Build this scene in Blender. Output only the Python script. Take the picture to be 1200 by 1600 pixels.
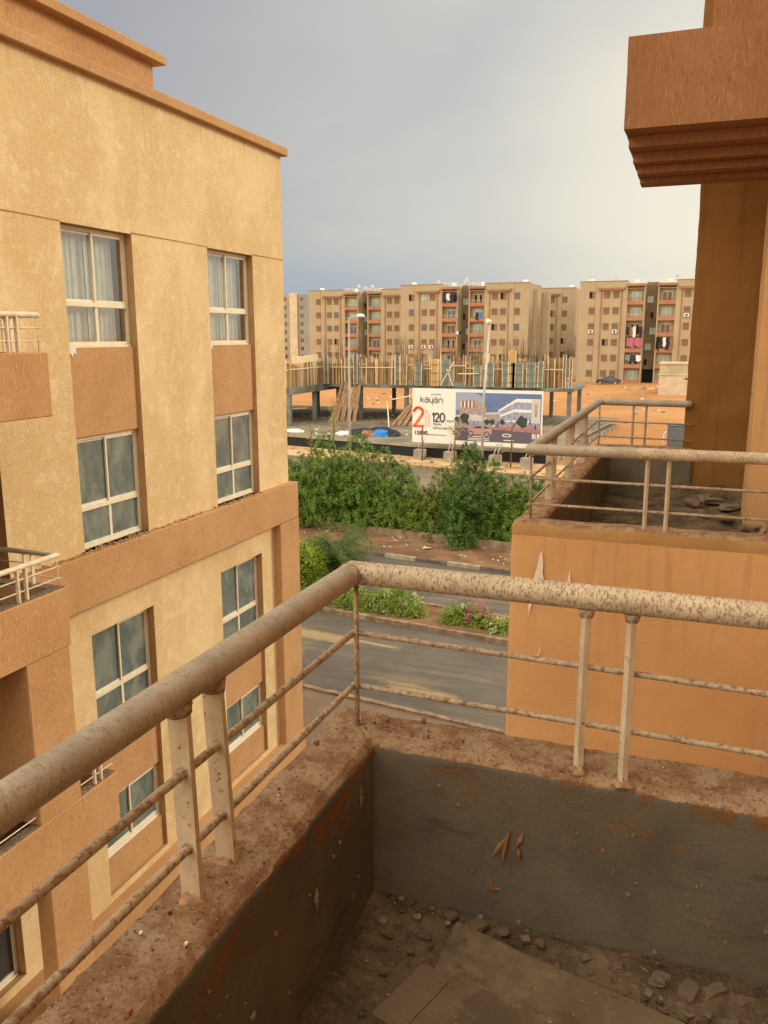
import bpy, math, random
import numpy as np
from mathutils import Vector, Matrix, noise
R_ = math.radians
random.seed(7); np.random.seed(7)
for o in list(bpy.data.objects): bpy.data.objects.remove(o)
SC = bpy.context.scene
COL = SC.collection

# ------------------------------------------------------------------ camera
cam = bpy.data.cameras.new('camera'); camo = bpy.data.objects.new('camera', cam); COL.objects.link(camo)
cam.sensor_fit = 'VERTICAL'; cam.sensor_height = 24.0; cam.lens = 24.0*1313.8/1600.0
cam.clip_start = 0.05; cam.clip_end = 6000
YAW, PIT, ROL = -0.360895, -0.20573, -0.001475
cy, sy, cp, sp = math.cos(YAW), math.sin(YAW), math.cos(PIT), math.sin(PIT)
fw = Vector((sy*cp, cy*cp, sp)); rt = Vector((cy, -sy, 0)); up = rt.cross(fw)
rt2 = rt*math.cos(ROL)+up*math.sin(ROL); up2 = -rt*math.sin(ROL)+up*math.cos(ROL)
camo.matrix_world = Matrix(((rt2.x, up2.x, -fw.x, 0), (rt2.y, up2.y, -fw.y, 0), (rt2.z, up2.z, -fw.z, 0), (0, 0, 0, 1)))
SC.camera = camo
SC.render.resolution_x, SC.render.resolution_y = 768, 1024
SC.view_settings.view_transform = 'Standard'; SC.view_settings.look = 'None'
SC.view_settings.exposure = 0.38; SC.view_settings.gamma = 1

# ------------------------------------------------------------------ sun and sky
SUN_AZ, SUN_EL = R_(48), R_(24)          # azimuth from +Y towards +X
sd = Vector((math.sin(SUN_AZ)*math.cos(SUN_EL), math.cos(SUN_AZ)*math.cos(SUN_EL), math.sin(SUN_EL)))
sun = bpy.data.lights.new('sun', 'SUN'); suno = bpy.data.objects.new('sun', sun); COL.objects.link(suno)
sun.energy = 2.1; sun.angle = R_(22); sun.color = (1.0, .86, .62)
suno.rotation_euler = sd.to_track_quat('Z', 'Y').to_euler()
W = bpy.data.worlds.new('World'); SC.world = W; W.use_nodes = True
nt = W.node_tree; nt.nodes.clear()
def wn(t, **k):
    n = nt.nodes.new(t)
    for a, b in k.items(): setattr(n, a, b)
    return n
def wl(a, b): nt.links.new(a, b)
wout = wn('ShaderNodeOutputWorld'); bg = wn('ShaderNodeBackground'); wl(bg.outputs[0], wout.inputs[0])
sky = wn('ShaderNodeTexSky', sky_type='NISHITA', sun_disc=False, sun_elevation=SUN_EL, sun_rotation=SUN_AZ)
tc = wn('ShaderNodeTexCoord')
def dotn(v):
    d = wn('ShaderNodeVectorMath', operation='DOT_PRODUCT'); wl(tc.outputs['Generated'], d.inputs[0]); d.inputs[1].default_value = v
    return d.outputs['Value']
def wmap(s, a, b, c=0, d=1, smooth=True):
    m = wn('ShaderNodeMapRange'); m.interpolation_type = 'SMOOTHSTEP' if smooth else 'LINEAR'
    wl(s, m.inputs[0]); m.inputs[1].default_value = a; m.inputs[2].default_value = b; m.inputs[3].default_value = c; m.inputs[4].default_value = d
    return m.outputs[0]
def wmix(f, a, b, mode='MIX'):
    m = wn('ShaderNodeMix', data_type='RGBA', blend_type=mode)
    if isinstance(f, (int, float)): m.inputs[0].default_value = f
    else: wl(f, m.inputs[0])
    for i, v in ((6, a), (7, b)):
        if isinstance(v, tuple): m.inputs[i].default_value = (*v, 1)
        else: wl(v, m.inputs[i])
    return m.outputs[2]
gd = Vector((0.10, 0.93, 0.16)).normalized()
glow = dotn(gd)
wmp = wn('ShaderNodeMapping'); wl(tc.outputs['Generated'], wmp.inputs[0]); wmp.inputs['Scale'].default_value = (1.0, 1.0, 3.2); wmp.inputs['Rotation'].default_value = (0.05, -0.12, 0)
cn = wn('ShaderNodeTexNoise'); wl(wmp.outputs[0], cn.inputs['Vector']); cn.inputs['Scale'].default_value = 1.7; cn.inputs['Detail'].default_value = 7; cn.inputs['Roughness'].default_value = .5; cn.inputs['Distortion'].default_value = .35
cloud = wmix(wmap(glow, .70, .985), (.330, .330, .342), (.495, .482, .445))
cloud = wmix(wmap(glow, .93, 1.0), cloud, (.68, .635, .52))
# unseen bright warm clouds added behind the viewer to fill the near walls
cloud = wmix(wmap(dotn(Vector((-.30, -.80, .50)).normalized()), .0, .75), cloud, (2.45, 2.15, 1.62))
shade = wmix(wmap(cn.outputs[0], .3, .7), (.86, .88, .93), (1.07, 1.05, 1.02))
cloud = wmix(1.0, cloud, shade, 'MULTIPLY')
# a strip of clearer sky low on the left of the far houses, under the cloud deck
el = dotn((0, 0, 1)); side = dotn((-0.86, 0.5, 0))
low = wmap(el, .115, .045); lef = wmap(side, .62, .86)
mm = wn('ShaderNodeMath', operation='MULTIPLY'); wl(low, mm.inputs[0]); wl(lef, mm.inputs[1])
m2 = wn('ShaderNodeMath', operation='MULTIPLY'); wl(mm.outputs[0], m2.inputs[0]); wl(wmap(cn.outputs[0], .32, .62, .55, 1), m2.inputs[1])
cloud = wmix(m2.outputs[0], cloud, (.275, .330, .40))
skys = wmix(1.0, sky.outputs[0], (.10, .10, .10), 'MULTIPLY')
wl(wmix(.90, skys, cloud), bg.inputs[0]); bg.inputs[1].default_value = 1.0

# ------------------------------------------------------------------ materials
def mat(name): 
    m = bpy.data.materials.new(name); m.use_nodes = True
    return m
class NT:
    def __init__(s, name, rough=.85, spec=.3):
        s.m = mat(name); s.t = s.m.node_tree; s.b = s.t.nodes['Principled BSDF']
        s.b.inputs['Roughness'].default_value = rough; s.b.inputs['Specular IOR Level'].default_value = spec
        s.tc = s.t.nodes.new('ShaderNodeTexCoord'); s.h = None
    def n(s, t, **k):
        n = s.t.nodes.new(t)
        for a, b in k.items(): setattr(n, a, b)
        return n
    def l(s, a, b): s.t.links.new(a, b)
    def vec(s, scale=(1, 1, 1), rot=(0, 0, 0), loc=(0, 0, 0)):
        m = s.n('ShaderNodeMapping'); s.l(s.tc.outputs['Object'], m.inputs[0])
        m.inputs['Scale'].default_value = scale; m.inputs['Rotation'].default_value = rot; m.inputs['Location'].default_value = loc
        return m.outputs[0]
    def noise(s, scale, detail=3, rough=.5, v=None, dist=0, sc=(1, 1, 1), rot=(0, 0, 0), loc=(0, 0, 0)):
        n = s.n('ShaderNodeTexNoise'); s.l(v or s.vec(sc, rot, loc), n.inputs['Vector'])
        n.inputs['Scale'].default_value = scale; n.inputs['Detail'].default_value = detail; n.inputs['Roughness'].default_value = rough; n.inputs['Distortion'].default_value = dist
        return n.outputs[0]
    def vor(s, scale, feat='F1', sc=(1, 1, 1), out='Distance'):
        n = s.n('ShaderNodeTexVoronoi', feature=feat); s.l(s.vec(sc), n.inputs['Vector']); n.inputs['Scale'].default_value = scale
        return n.outputs[out]
    def ramp(s, f, a, b, c=0., d=1., smooth=True):
        m = s.n('ShaderNodeMapRange'); m.interpolation_type = 'SMOOTHSTEP' if smooth else 'LINEAR'
        s.l(f, m.inputs[0])
        for i, v in enumerate((a, b, c, d)): m.inputs[i+1].default_value = v
        return m.outputs[0]
    def math(s, op, a, b):
        m = s.n('ShaderNodeMath', operation=op)
        for i, v in enumerate((a, b)):
            if isinstance(v, (int, float)): m.inputs[i].default_value = v
            else: s.l(v, m.inputs[i])
        return m.outputs[0]
    def mix(s, f, a, b, mode='MIX'):
        m = s.n('ShaderNodeMix', data_type='RGBA', blend_type=mode)
        if isinstance(f, (int, float)): m.inputs[0].default_value = f
        else: s.l(f, m.inputs[0])
        for i, v in ((6, a), (7, b)):
            if isinstance(v, tuple): m.inputs[i].default_value = (*v, 1)
            else: s.l(v, m.inputs[i])
        return m.outputs[2]
    def sep(s, out='Object'):
        n = s.n('ShaderNodeSeparateXYZ'); s.l(s.tc.outputs[out], n.inputs[0]); return n.outputs
    def attr(s, name):
        n = s.n('ShaderNodeAttribute', attribute_name=name); return n.outputs['Fac']
    def bump(s, f, dist, strength=1.0):
        b = s.n('ShaderNodeBump'); b.inputs['Distance'].default_value = dist; b.inputs['Strength'].default_value = strength
        s.l(f, b.inputs['Height'])
        if s.h: s.l(s.h, b.inputs['Normal'])
        s.h = b.outputs[0]; return s
    def done(s, col, rough=None):
        if isinstance(col, tuple): s.b.inputs['Base Color'].default_value = (*col, 1)
        else: s.l(col, s.b.inputs['Base Color'])
        if rough is not None: s.l(rough, s.b.inputs['Roughness'])
        if s.h: s.l(s.h, s.b.inputs['Normal'])
        return s.m
def hx(r, g, b):
    f = lambda c: ((c/255+.055)/1.055)**2.4 if c > 10 else c/255/12.92
    return (f(r), f(g), f(b))
def plain(name, col, rough=.7, metal=0, var=.0, scale=4, spec=.3):
    n = NT(name, rough, spec); n.b.inputs['Metallic'].default_value = metal
    if var:
        f = n.noise(scale, 4)
        c = n.mix(n.ramp(f, .3, .7), tuple(x*(1-var) for x in col), tuple(min(1, x*(1+var)) for x in col))
        return n.done(c)
    return n.done(col)

M = {}
# yellow sprayed stucco of the left building
n = NT('yellow_stucco', .82, .25)
c = n.mix(n.ramp(n.noise(.9, 5, .6, sc=(1, 1, .6)), .40, .64), (.60, .425, .205), (.71, .535, .295))
c = n.mix(n.ramp(n.noise(4.5, 4, .65), .5, .75, 0, .55), c, (.78, .67, .44))
c = n.mix(n.ramp(n.vor(38), 0, .6, .30, 0), c, (.80, .68, .45))
c = n.mix(n.ramp(n.noise(60, 2), .55, .8, 0, .4), c, (.45, .27, .10))
c = n.mix(n.ramp(n.noise(2.2, 4, .6, sc=(2.5, 2.5, .35)), .60, .85, 0, .22), c, (.42, .26, .12))
c = n.mix(n.ramp(n.noise(1.7, 6, .7, dist=.6), .56, .66, 0, .30), c, (.84, .73, .52))
zz = n.sep()[2]
st = n.math('MULTIPLY', n.ramp(n.noise(3.5, 5, .7, sc=(2.2, 2.2, .10), loc=(4, 4, 4)), .54, .72), n.ramp(zz, 2.3, 3.62))
c = n.mix(n.math('MULTIPLY', st, .35), c, (.36, .22, .10))
wm = n.noise(24, 3, .6, dist=1.8)
c = n.mix(n.ramp(wm, .52, .66, 0, .34), c, (.86, .76, .54))
c = n.mix(n.ramp(wm, .46, .34, 0, .28), c, (.46, .32, .15))
n.bump(wm, .012, .8).bump(n.noise(80, 4), .004, .6)
M['yellow'] = n.done(c)
# combed render, vertical scratches
def combed(name, a, b, dark, s=52):
    n = NT(name, .88, .2)
    f = n.noise(s, 4, .6, sc=(1, 1, .24), dist=.9); g = n.noise(s*2.4, 3, .6, sc=(1, 1, .12))
    c = n.mix(n.ramp(n.noise(1.1, 4), .3, .7), a, b)
    md = n.ramp(n.noise(3, 4, .6, loc=(7, 2, 3)), .35, .65, .12, .60)
    c = n.mix(n.math('MULTIPLY', n.ramp(f, .5, .64), md), c, dark)
    c = n.mix(n.ramp(n.noise(s*1.3, 3, .5, sc=(1, 1, .2), loc=(3, 1, 2)), .55, .70, 0, .55), c, tuple(min(1, x*1.35) for x in b))
    n.bump(f, -.016, .7).bump(g, .006, .5)
    return n.done(c)
M['comb'] = combed('combed_brown_render', (.46, .262, .122), (.525, .315, .155), (.27, .14, .062))
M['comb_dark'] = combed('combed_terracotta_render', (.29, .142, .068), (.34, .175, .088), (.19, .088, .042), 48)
M['comb_pink'] = combed('combed_pale_render', (.58, .33, .19), (.64, .38, .23), (.36, .18, .09), 34)
M['reveal'] = plain('shade_darkened_ochre_reveal', (.40, .245, .115), .85, 0, .12, 3)  # browner than the stucco: shade of the window reveals put into the colour
# trowelled orange paint
def trowel(name, a, b, streak=True):
    n = NT(name, .78, .3)
    c = n.mix(n.ramp(n.noise(1.3, 5, .6), .3, .7), a, b)
    f = n.noise(13, 6, .72, sc=(1, 1, 1.8), dist=.9)
    c = n.mix(n.ramp(f, .55, .8, 0, .25), c, tuple(x*.7 for x in a))
    if streak: c = n.mix(n.ramp(n.noise(7, 3, .6, sc=(3, 3, .18)), .55, .8, 0, .35), c, tuple(x*.62 for x in a))
    c = n.mix(n.ramp(n.noise(70, 2), .7, .85, 0, .4), c, tuple(x*.4 for x in a))
    c = n.mix(n.ramp(n.noise(2.6, 6, .7, loc=(3, 3, 3)), .52, .72, 0, .35), c, tuple(min(1, x*1.22+.03) for x in a))
    zz = n.sep()[2]; ru = n.math('MULTIPLY', n.ramp(n.noise(9, 5, .7, sc=(1.6, 1.6, .08), loc=(2, 6, 1)), .50, .68), n.ramp(zz, -2.1, -1.15))
    c = n.mix(n.math('MULTIPLY', ru, .32), c, tuple(x*.5 for x in a))
    n.bump(f, .006, .5).bump(n.noise(70, 5, .7), .004, .6)
    return n.done(c)
M['orange'] = trowel('orange_painted_render', (.60, .345, .155), (.67, .40, .185))
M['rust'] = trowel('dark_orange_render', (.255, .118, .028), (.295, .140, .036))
M['pink'] = trowel('pale_salmon_render', (.60, .34, .19), (.66, .38, .22))
# balcony parapet: painted outside, dirt and bare cement on top, grey plaster inside
def parapet_mat(name, wear=1.0):
    n = NT(name, .92, .15)
    z = n.attr('zone'); zz = n.math('ADD', z, n.math('MULTIPLY', n.math('SUBTRACT', n.noise(14, 5, .65), .5), .26*wear))
    out = n.mix(n.ramp(n.noise(5, 4), .3, .7), (.54, .31, .13), (.62, .37, .16))
    top = n.mix(n.ramp(n.noise(11, 6, .7), .40, .60), (.39, .215, .115), (.58, .405, .26))
    top = n.mix(n.ramp(n.noise(90, 5, .75), .54, .62, 0, .75), top, (.15, .075, .04))
    top = n.mix(n.ramp(n.noise(60, 6, .75), .55, .62, 0, .65), top, (.62, .46, .33))
    grey = n.mix(n.ramp(n.noise(3.2, 6, .65), .32, .7), (.165, .142, .108), (.250, .218, .170))
    grey = n.mix(n.ramp(n.noise(30, 4, .7), .62, .80, 0, .5), grey, (.26, .21, .16))
    grey = n.mix(n.ramp(n.noise(9, 3, .6, sc=(1, 1, .5), loc=(4, 4, 1)), .68, .74, 0, .45), grey, (.055, .045, .036))
    c = n.mix(n.ramp(zz, .44, .56), out, top)
    # flaking remains of the orange paint along the inner rim
    rim = n.math('MULTIPLY', n.ramp(zz, 1.35, 1.5), n.ramp(z, 1.90, 1.78))
    flake = n.math('MULTIPLY', n.ramp(n.noise(6.5, 6, .65, sc=(.8, .8, 1.5), loc=(1.3, .2, .4)), .56, .57), rim)
    c = n.mix(n.ramp(zz, 1.50, 1.54), c, grey)
    c = n.mix(flake, c, (.30, .14, .055))
    c = n.mix(n.math('MULTIPLY', n.ramp(n.noise(2.2, 5, .6, loc=(8, 1, 1)), .45, .65, 0, .6), n.ramp(z, 1.6, 1.75)), c, (.25, .195, .13))
    c = n.mix(n.math('MULTIPLY', n.ramp(n.noise(4.5, 7, .75, sc=(.5, .5, 2.2), loc=(2, 5, 1)), .55, .68, 0, .5), n.ramp(z, 1.6, 1.75)), c, (.085, .068, .048))
    n.bump(flake, .006, .9).bump(n.noise(34, 6, .75), .020, .9).bump(n.noise(140, 5, .75), .008, 1.0)
    return n.done(c)
M['parapet'] = parapet_mat('worn_parapet')
# dusty rubble floor
n = NT('dusty_cement', .95, .1)
c = n.mix(n.ramp(n.noise(6, 6, .65), .35, .65), (.085, .058, .036), (.185, .132, .085))
c = n.mix(n.ramp(n.noise(55, 4, .7), .55, .7, 0, .5), c, (.27, .205, .14))
c = n.mix(n.ramp(n.noise(26, 5, .75, loc=(2, 2, 2)), .56, .64, 0, .55), c, (.05, .034, .022))
n.bump(n.noise(28, 6, .7), .02, .9).bump(n.noise(110, 4), .006, .8)
M['floor'] = n.done(c)
n = NT('cement_lump', .95, .1)
c = n.mix(n.ramp(n.noise(20, 5, .65), .35, .65), (.14, .10, .068), (.27, .20, .14))
n.bump(n.noise(70, 4), .004, .8)
M['lump'] = n.done(c)
n = NT('old_plywood', .8, .25)
f = n.noise(5, 6, .6, sc=(1, 14, 9), rot=(0, 0, .28)); c = n.mix(n.ramp(n.noise(3, 6, .6), .3, .7), (.110, .078, .048), (.155, .112, .072))
c = n.mix(n.ramp(n.noise(4, 6, .75), .48, .62, 0, .6), c, (.21, .158, .105))
c = n.mix(n.ramp(n.noise(2.2, 6, .75, loc=(3, 3, 0)), .56, .62, 0, .55), c, (.065, .042, .024))

c = n.mix(n.ramp(n.noise(80, 2), .72, .76), c, (.5, .36, .2))
n.bump(f, .0008, .5).bump(n.noise(60, 4), .001, .5)
M['ply'] = n.done(c)
# paint on pipes
def pipe_mat(name, base, spots, lo, hi, amt, sc=(1, 1, 1), fs=62):
    n = NT(name, .42, .45)
    c = n.mix(n.ramp(n.noise(8, 4), .3, .7), base, tuple(x*.78 for x in base))
    f = n.noise(fs, 6, .78, dist=.5, sc=sc); g = n.noise(150, 3, .6)
    c = n.mix(n.ramp(n.noise(24, 4, .6), .5, .75, 0, .5), c, tuple(x*.55 for x in base))
    m = n.math('MULTIPLY', n.ramp(f, lo, hi), amt)
    c = n.mix(m, c, spots)
    c = n.mix(n.math('MULTIPLY', n.ramp(n.noise(22, 5, .7, loc=(5, 1, 1)), .67, .70), .6), c, (.10, .04, .018))
    n.bump(f, -.004, .7).bump(g, .0012, .5)
    return n.done(c, n.ramp(f, .4, .7, .38, .85))
M['pipe_clean'] = pipe_mat('cream_painted_pipe', (.46, .40, .315), (.20, .13, .08), .52, .62, .6, (.7, 1.5, .7), 105)
M['pipe_dirty'] = pipe_mat('cream_pipe_with_peeling_paint', (.66, .555, .41), (.20, .115, .06), .50, .57, .8, (1.5, .6, .6), 115)
M['bar'] = pipe_mat('rusty_cream_bar', (.50, .405, .29), (.20, .11, .055), .50, .57, .85)
n = NT('cream_flat_post', .45, .4)
f = n.noise(30, 5, .7, sc=(1, 1, .4)); c = n.mix(n.ramp(f, .35, .7), (.60, .51, .38), (.47, .38, .27))
c = n.mix(n.ramp(n.noise(55, 5, .7), .60, .68), c, (.17, .08, .04)); n.bump(f, .002, .5)
M['post'] = n.done(c)
M['white_rail'] = plain('cream_rail_paint', (.72, .62, .46), .4, 0, .12, 9)
M['white_frame'] = plain('cream_window_frame', (.74, .68, .54), .35, 0, .05, 9, .5)
# frosted film glass
n = NT('frosted_glass', .16, .8)
c = n.mix(n.ramp(n.noise(2.3, 5, .6, sc=(1, 1, .6), dist=.8), .35, .70), (.085, .125, .125), (.21, .245, .215))
c = n.mix(n.ramp(n.noise(14, 4, .7, sc=(1, 1, .35)), .52, .75, 0, .5), c, (.30, .30, .22))
n.bump(n.noise(5, 2), .004, .3)
M['frost'] = n.done(c, n.ramp(n.noise(6, 4), .3, .7, .16, .42))
# clear pane
m = mat('clear_glass'); t = m.node_tree; t.nodes.clear()
o_ = t.nodes.new('ShaderNodeOutputMaterial'); mx = t.nodes.new('ShaderNodeMixShader'); tr = t.nodes.new('ShaderNodeBsdfTransparent'); gl = t.nodes.new('ShaderNodeBsdfGlossy'); fr = None
tr.inputs[0].default_value = (.86, .90, .88, 1); gl.inputs['Roughness'].default_value = .02
lw = t.nodes.new('ShaderNodeLayerWeight'); pw = t.nodes.new('ShaderNodeMath'); pw.operation = 'POWER'; pw.inputs[1].default_value = 1.6; ma = t.nodes.new('ShaderNodeMath'); ma.operation = 'MULTIPLY_ADD'; ma.inputs[1].default_value = .7; ma.inputs[2].default_value = .14
t.links.new(lw.outputs['Facing'], pw.inputs[0]); t.links.new(pw.outputs[0], ma.inputs[0]); t.links.new(ma.outputs[0], mx.inputs[0]); t.links.new(tr.outputs[0], mx.inputs[1]); t.links.new(gl.outputs[0], mx.inputs[2]); t.links.new(mx.outputs[0], o_.inputs[0])
M['glass'] = m
M['curtain'] = plain('white_net_curtain', (.72, .72, .66), .9, 0, .08, 6)
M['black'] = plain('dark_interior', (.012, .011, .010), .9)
M['dglass'] = plain('dark_window_glass', (.03, .035, .04), .12, 0, 0, 1, .8)
# ground
n = NT('asphalt', .86, .25)
c = n.mix(n.ramp(n.noise(.5, 5, .6), .3, .7), (.105, .092, .078), (.150, .130, .108))
c = n.mix(n.ramp(n.noise(.9, 4, .6, sc=(.18, 1.6, 1), rot=(0, 0, .134)), .56, .72, 0, .55), c, (.22, .165, .11))
xyz = n.sep()
def ell(n, xyz, x0, y0, a, b, ang=.134):
    dx = n.math('SUBTRACT', xyz[0], x0); dy = n.math('ADD', n.math('SUBTRACT', xyz[1], y0), n.math('MULTIPLY', dx, math.tan(ang)))
    q = n.math('ADD', n.math('POWER', n.math('DIVIDE', dx, a), 2), n.math('POWER', n.math('DIVIDE', dy, b), 2))
    return q
for (x0, y0, a, b) in [(-7.4, 22.65, 1.5, .42), (-12.6, 26.0, 2.2, .5), (-13.5, 24.4, 1.6, .9), (-10.2, 25.9, 1.2, .14), (-4.5, 22.2, .6, .2)]:
    q = n.math('ADD', ell(n, xyz, x0, y0, a, b), n.math('MULTIPLY', n.math('SUBTRACT', n.noise(2.2, 5, .65), .5), 1.6))
    c = n.mix(n.ramp(q, 1.05, .25, 0, .75), c, (.40, .29, .15))
c = n.mix(n.ramp(n.noise(1.6, 6, .7, sc=(.10, 2.2, 1), rot=(0, 0, .134), loc=(1, 4, 0)), .50, .66, 0, .5), c, (.075, .066, .056))
c = n.mix(n.ramp(n.noise(.7, 6, .7, sc=(.35, 1, 1), loc=(5, 5, 0)), .55, .68, 0, .5), c, (.25, .20, .14))
c = n.mix(n.ramp(n.noise(150, 2), .5, .8, 0, .35), c, (.22, .20, .17))
n.bump(n.noise(120, 3), .006, .6)
M['asphalt'] = n.done(c)
n = NT('far_asphalt', .9, .2)
c = n.mix(n.ramp(n.noise(.25, 5, .6, sc=(.3, 1.4, 1)), .3, .7), (.165, .130, .100), (.235, .185, .14))
c = n.mix(n.ramp(n.noise(.35, 5, .6, sc=(.25, 1.6, 1), rot=(0, 0, .15), loc=(3, 2, 0)), .55, .75, 0, .7), c, (.38, .26, .15))
M['asphalt2'] = n.done(c)
n = NT('orange_soil', .95, .1)
c = n.mix(n.ramp(n.noise(.06, 6, .65), .35, .65), (.40, .195, .080), (.49, .265, .120))
c = n.mix(n.ramp(n.noise(.4, 6, .7), .52, .75, 0, .55), c, (.55, .33, .165))
c = n.mix(n.ramp(n.noise(.11, 5, .65, sc=(.3, 1, 1)), .60, .75, 0, .5), c, (.36, .15, .06))
n.bump(n.noise(.9, 6, .65), .25, .7)
M['soil'] = n.done(c)
n = NT('pale_sand', .95, .1)
c = n.mix(n.ramp(n.noise(.5, 6, .65), .35, .65), (.46, .29, .15), (.60, .42, .24)); n.bump(n.noise(3, 6, .65), .06, .8)
c = n.mix(n.ramp(n.noise(6, 4, .7), .6, .8, 0, .4), c, (.25, .16, .09))
M['sand'] = n.done(c)
n = NT('brown_verge_dirt', .95, .1)
c = n.mix(n.ramp(n.noise(.8, 6, .65), .35, .65), (.175, .095, .055), (.29, .175, .105)); n.bump(n.noise(5, 6, .65), .05, .8)
M['dirt'] = n.done(c)
n = NT('old_pavers', .9, .15)
br = n.n('ShaderNodeTexBrick'); n.l(n.vec((5, 5, 5)), br.inputs['Vector']); br.inputs['Color1'].default_value = (.25, .175, .125, 1); br.inputs['Color2'].default_value = (.20, .14, .10, 1); br.inputs['Mortar'].default_value = (.11, .08, .055, 1)
c = n.mix(n.ramp(n.noise(2, 5), .5, .8, 0, .6), br.outputs[0], (.34, .24, .15))
M['pavers'] = n.done(c)
M['concrete'] = plain('grey_concrete', (.30, .265, .215), .9, 0, .22, 1.5)
M['deckc'] = plain('stained_concrete_deck', (.215, .180, .132), .9, 0, .30, .25)
M['gconc'] = plain('blue_grey_formed_concrete', (.165, .165, .145), .85, 0, .25, 1.2)
M['bitumen'] = plain('black_bitumen_coating', (.012, .012, .013), .6)
M['kerb_w'] = plain('worn_white_kerb_paint', (.38, .32, .24), .85, 0, .2, 3)
M['kerb_b'] = plain('worn_black_kerb_paint', (.14, .12, .095), .85, 0, .3, 3)
M['kerb_g'] = plain('dusty_kerb_stone', (.27, .19, .125), .9, 0, .3, 3)
def wood(name, a, b):
    n = NT(name, .8, .2); f = n.noise(1.6, 4, .6, sc=(3, 3, .4))
    return n.done(n.mix(n.ramp(f, .3, .7), a, b))
M['wood_y'] = wood('fresh_yellow_timber', (.40, .26, .11), (.54, .38, .18))
M['wood_b'] = wood('weathered_brown_timber', (.22, .13, .07), (.36, .24, .14))
M['wood_p'] = wood('pale_timber', (.62, .50, .32), (.74, .62, .42))
M['steelform'] = wood('grey_green_form_panel', (.155, .18, .16), (.22, .24, .21))
M['rebar'] = plain('brown_rebar', (.20, .14, .10), .8)
# far houses
n = NT('far_house_wall', .9, .15)
c = n.mix(n.ramp(n.noise(.25, 5, .6), .3, .7), (.35, .275, .18), (.405, .325, .22))
c = n.mix(n.ramp(n.noise(.8, 4, .6, sc=(2, 2, .3)), .55, .8, 0, .3), c, (.28, .19, .12))
M['house'] = n.done(c)
M['house_trim'] = plain('far_house_brown_trim', (.30, .16, .095), .9, 0, .15, .6)
M['house_dark'] = plain('far_house_stair_wall', (.17, .125, .075), .9, 0, .15, .6)
M['red_par'] = plain('terracotta_balcony_paint', (.38, .165, .10), .85, 0, .12, .5)
M['shutter'] = plain('brown_shutter', (.195, .13, .085), .8, 0, .2, .9)
M['balc_wall'] = plain('pale_balcony_wall', (.42, .36, .24), .9, 0, .15, .4)
M['aqua'] = plain('pale_green_glass', (.30, .38, .33), .25, 0, .2, .6, .6)
M['white'] = plain('white_paint', (.72, .71, .68), .6)
M['far_l'] = plain('hazy_pale_wall', (.30, .27, .215), .9, 0, .1, .2)
M['far_g'] = plain('hazy_grey_wall', (.25, .25, .255), .9, 0, .1, .2)
M['cream'] = plain('cream_block_wall', (.52, .42, .30), .9, 0, .12, .8)
M['galv'] = plain('galvanised_steel', (.46, .44, .40), .45, .2, .1, 3)
M['carp'] = plain('dusty_black_car_paint', (.035, .036, .04), .35, 0, .3, 1.5, .6)
M['tyre'] = plain('tyre_rubber', (.02, .02, .02), .9)
M['trunk'] = plain('brown_bark', (.16, .10, .06), .9, 0, .3, 6)
M['twig'] = plain('dry_pale_twig', (.40, .28, .17), .9, 0, .2, 6)
M['blue'] = plain('blue_tarpaulin', (.03, .22, .62), .5, 0, .25, 3)
M['navy'] = plain('dark_tarpaulin', (.025, .03, .045), .6, 0, .4, 3)
M['brownt'] = plain('brown_sacking', (.30, .15, .07), .9, 0, .3, 3)
M['sack'] = plain('white_sacking', (.70, .70, .70), .8, 0, .1, 3)
M['cabinet'] = plain('slate_grey_metal', (.10, .115, .14), .5, 0, .1, 3)
M['mortar'] = plain('pale_dusty_mortar', (.33, .20, .12), .95, 0, .3, 40)
M['flake'] = plain('bare_white_plaster', (.82, .72, .60), .9, 0, .08, 20)
M['oflake'] = plain('orange_paint_scrap', (.24, .125, .06), .8, 0, .3, 20)
def leaf(name, a, b, dark, tr=.25, ns=1.2):
    n = NT(name, .55, .35)
    c = n.mix(n.ramp(n.noise(ns, 4, .6), .32, .68), a, b)
    c = n.mix(n.ramp(n.noise(17, 2), .5, .75, 0, .7), c, dark)
    n.done(c)
    t = n.n('ShaderNodeBsdfTranslucent'); n.l(c, t.inputs[0]); mx = n.n('ShaderNodeMixShader'); mx.inputs[0].default_value = tr
    out = [x for x in n.t.nodes if x.type == 'OUTPUT_MATERIAL'][0]
    n.l(n.b.outputs[0], mx.inputs[1]); n.l(t.outputs[0], mx.inputs[2]); n.l(mx.outputs[0], out.inputs[0])
    return n.m
M['leaf1'] = leaf('hedge_leaf', (.135, .25, .028), (.25, .37, .048), (.045, .09, .013))
M['leaf2'] = leaf('dark_hedge_leaf', (.055, .125, .027), (.10, .19, .04), (.025, .06, .014))
M['leaf3'] = leaf('olive_hedge_leaf', (.135, .18, .022), (.20, .245, .035), (.07, .10, .015))
M['leaf_y'] = leaf('yellow_green_leaf', (.36, .48, .04), (.52, .62, .08), (.17, .27, .03), .45)
M['leaf_f'] = leaf('feathery_leaf', (.17, .25, .07), (.26, .36, .11), (.09, .15, .04), .4)
M['leaf_b'] = leaf('bougainvillea_leaf', (.20, .31, .045), (.36, .46, .085), (.09, .17, .03), .35, 4)
M['leaf_d'] = leaf('dry_leaf', (.36, .22, .08), (.50, .36, .16), (.30, .28, .05), .3)
M['fl_w'] = plain('cream_blossom', (.60, .60, .38), .7)
M['pinkcloth'] = plain('faded_pink_cloth', (.42, .13, .18), .9)
M['fl_p'] = plain('pink_blossom', (.50, .10, .20), .7)

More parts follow.
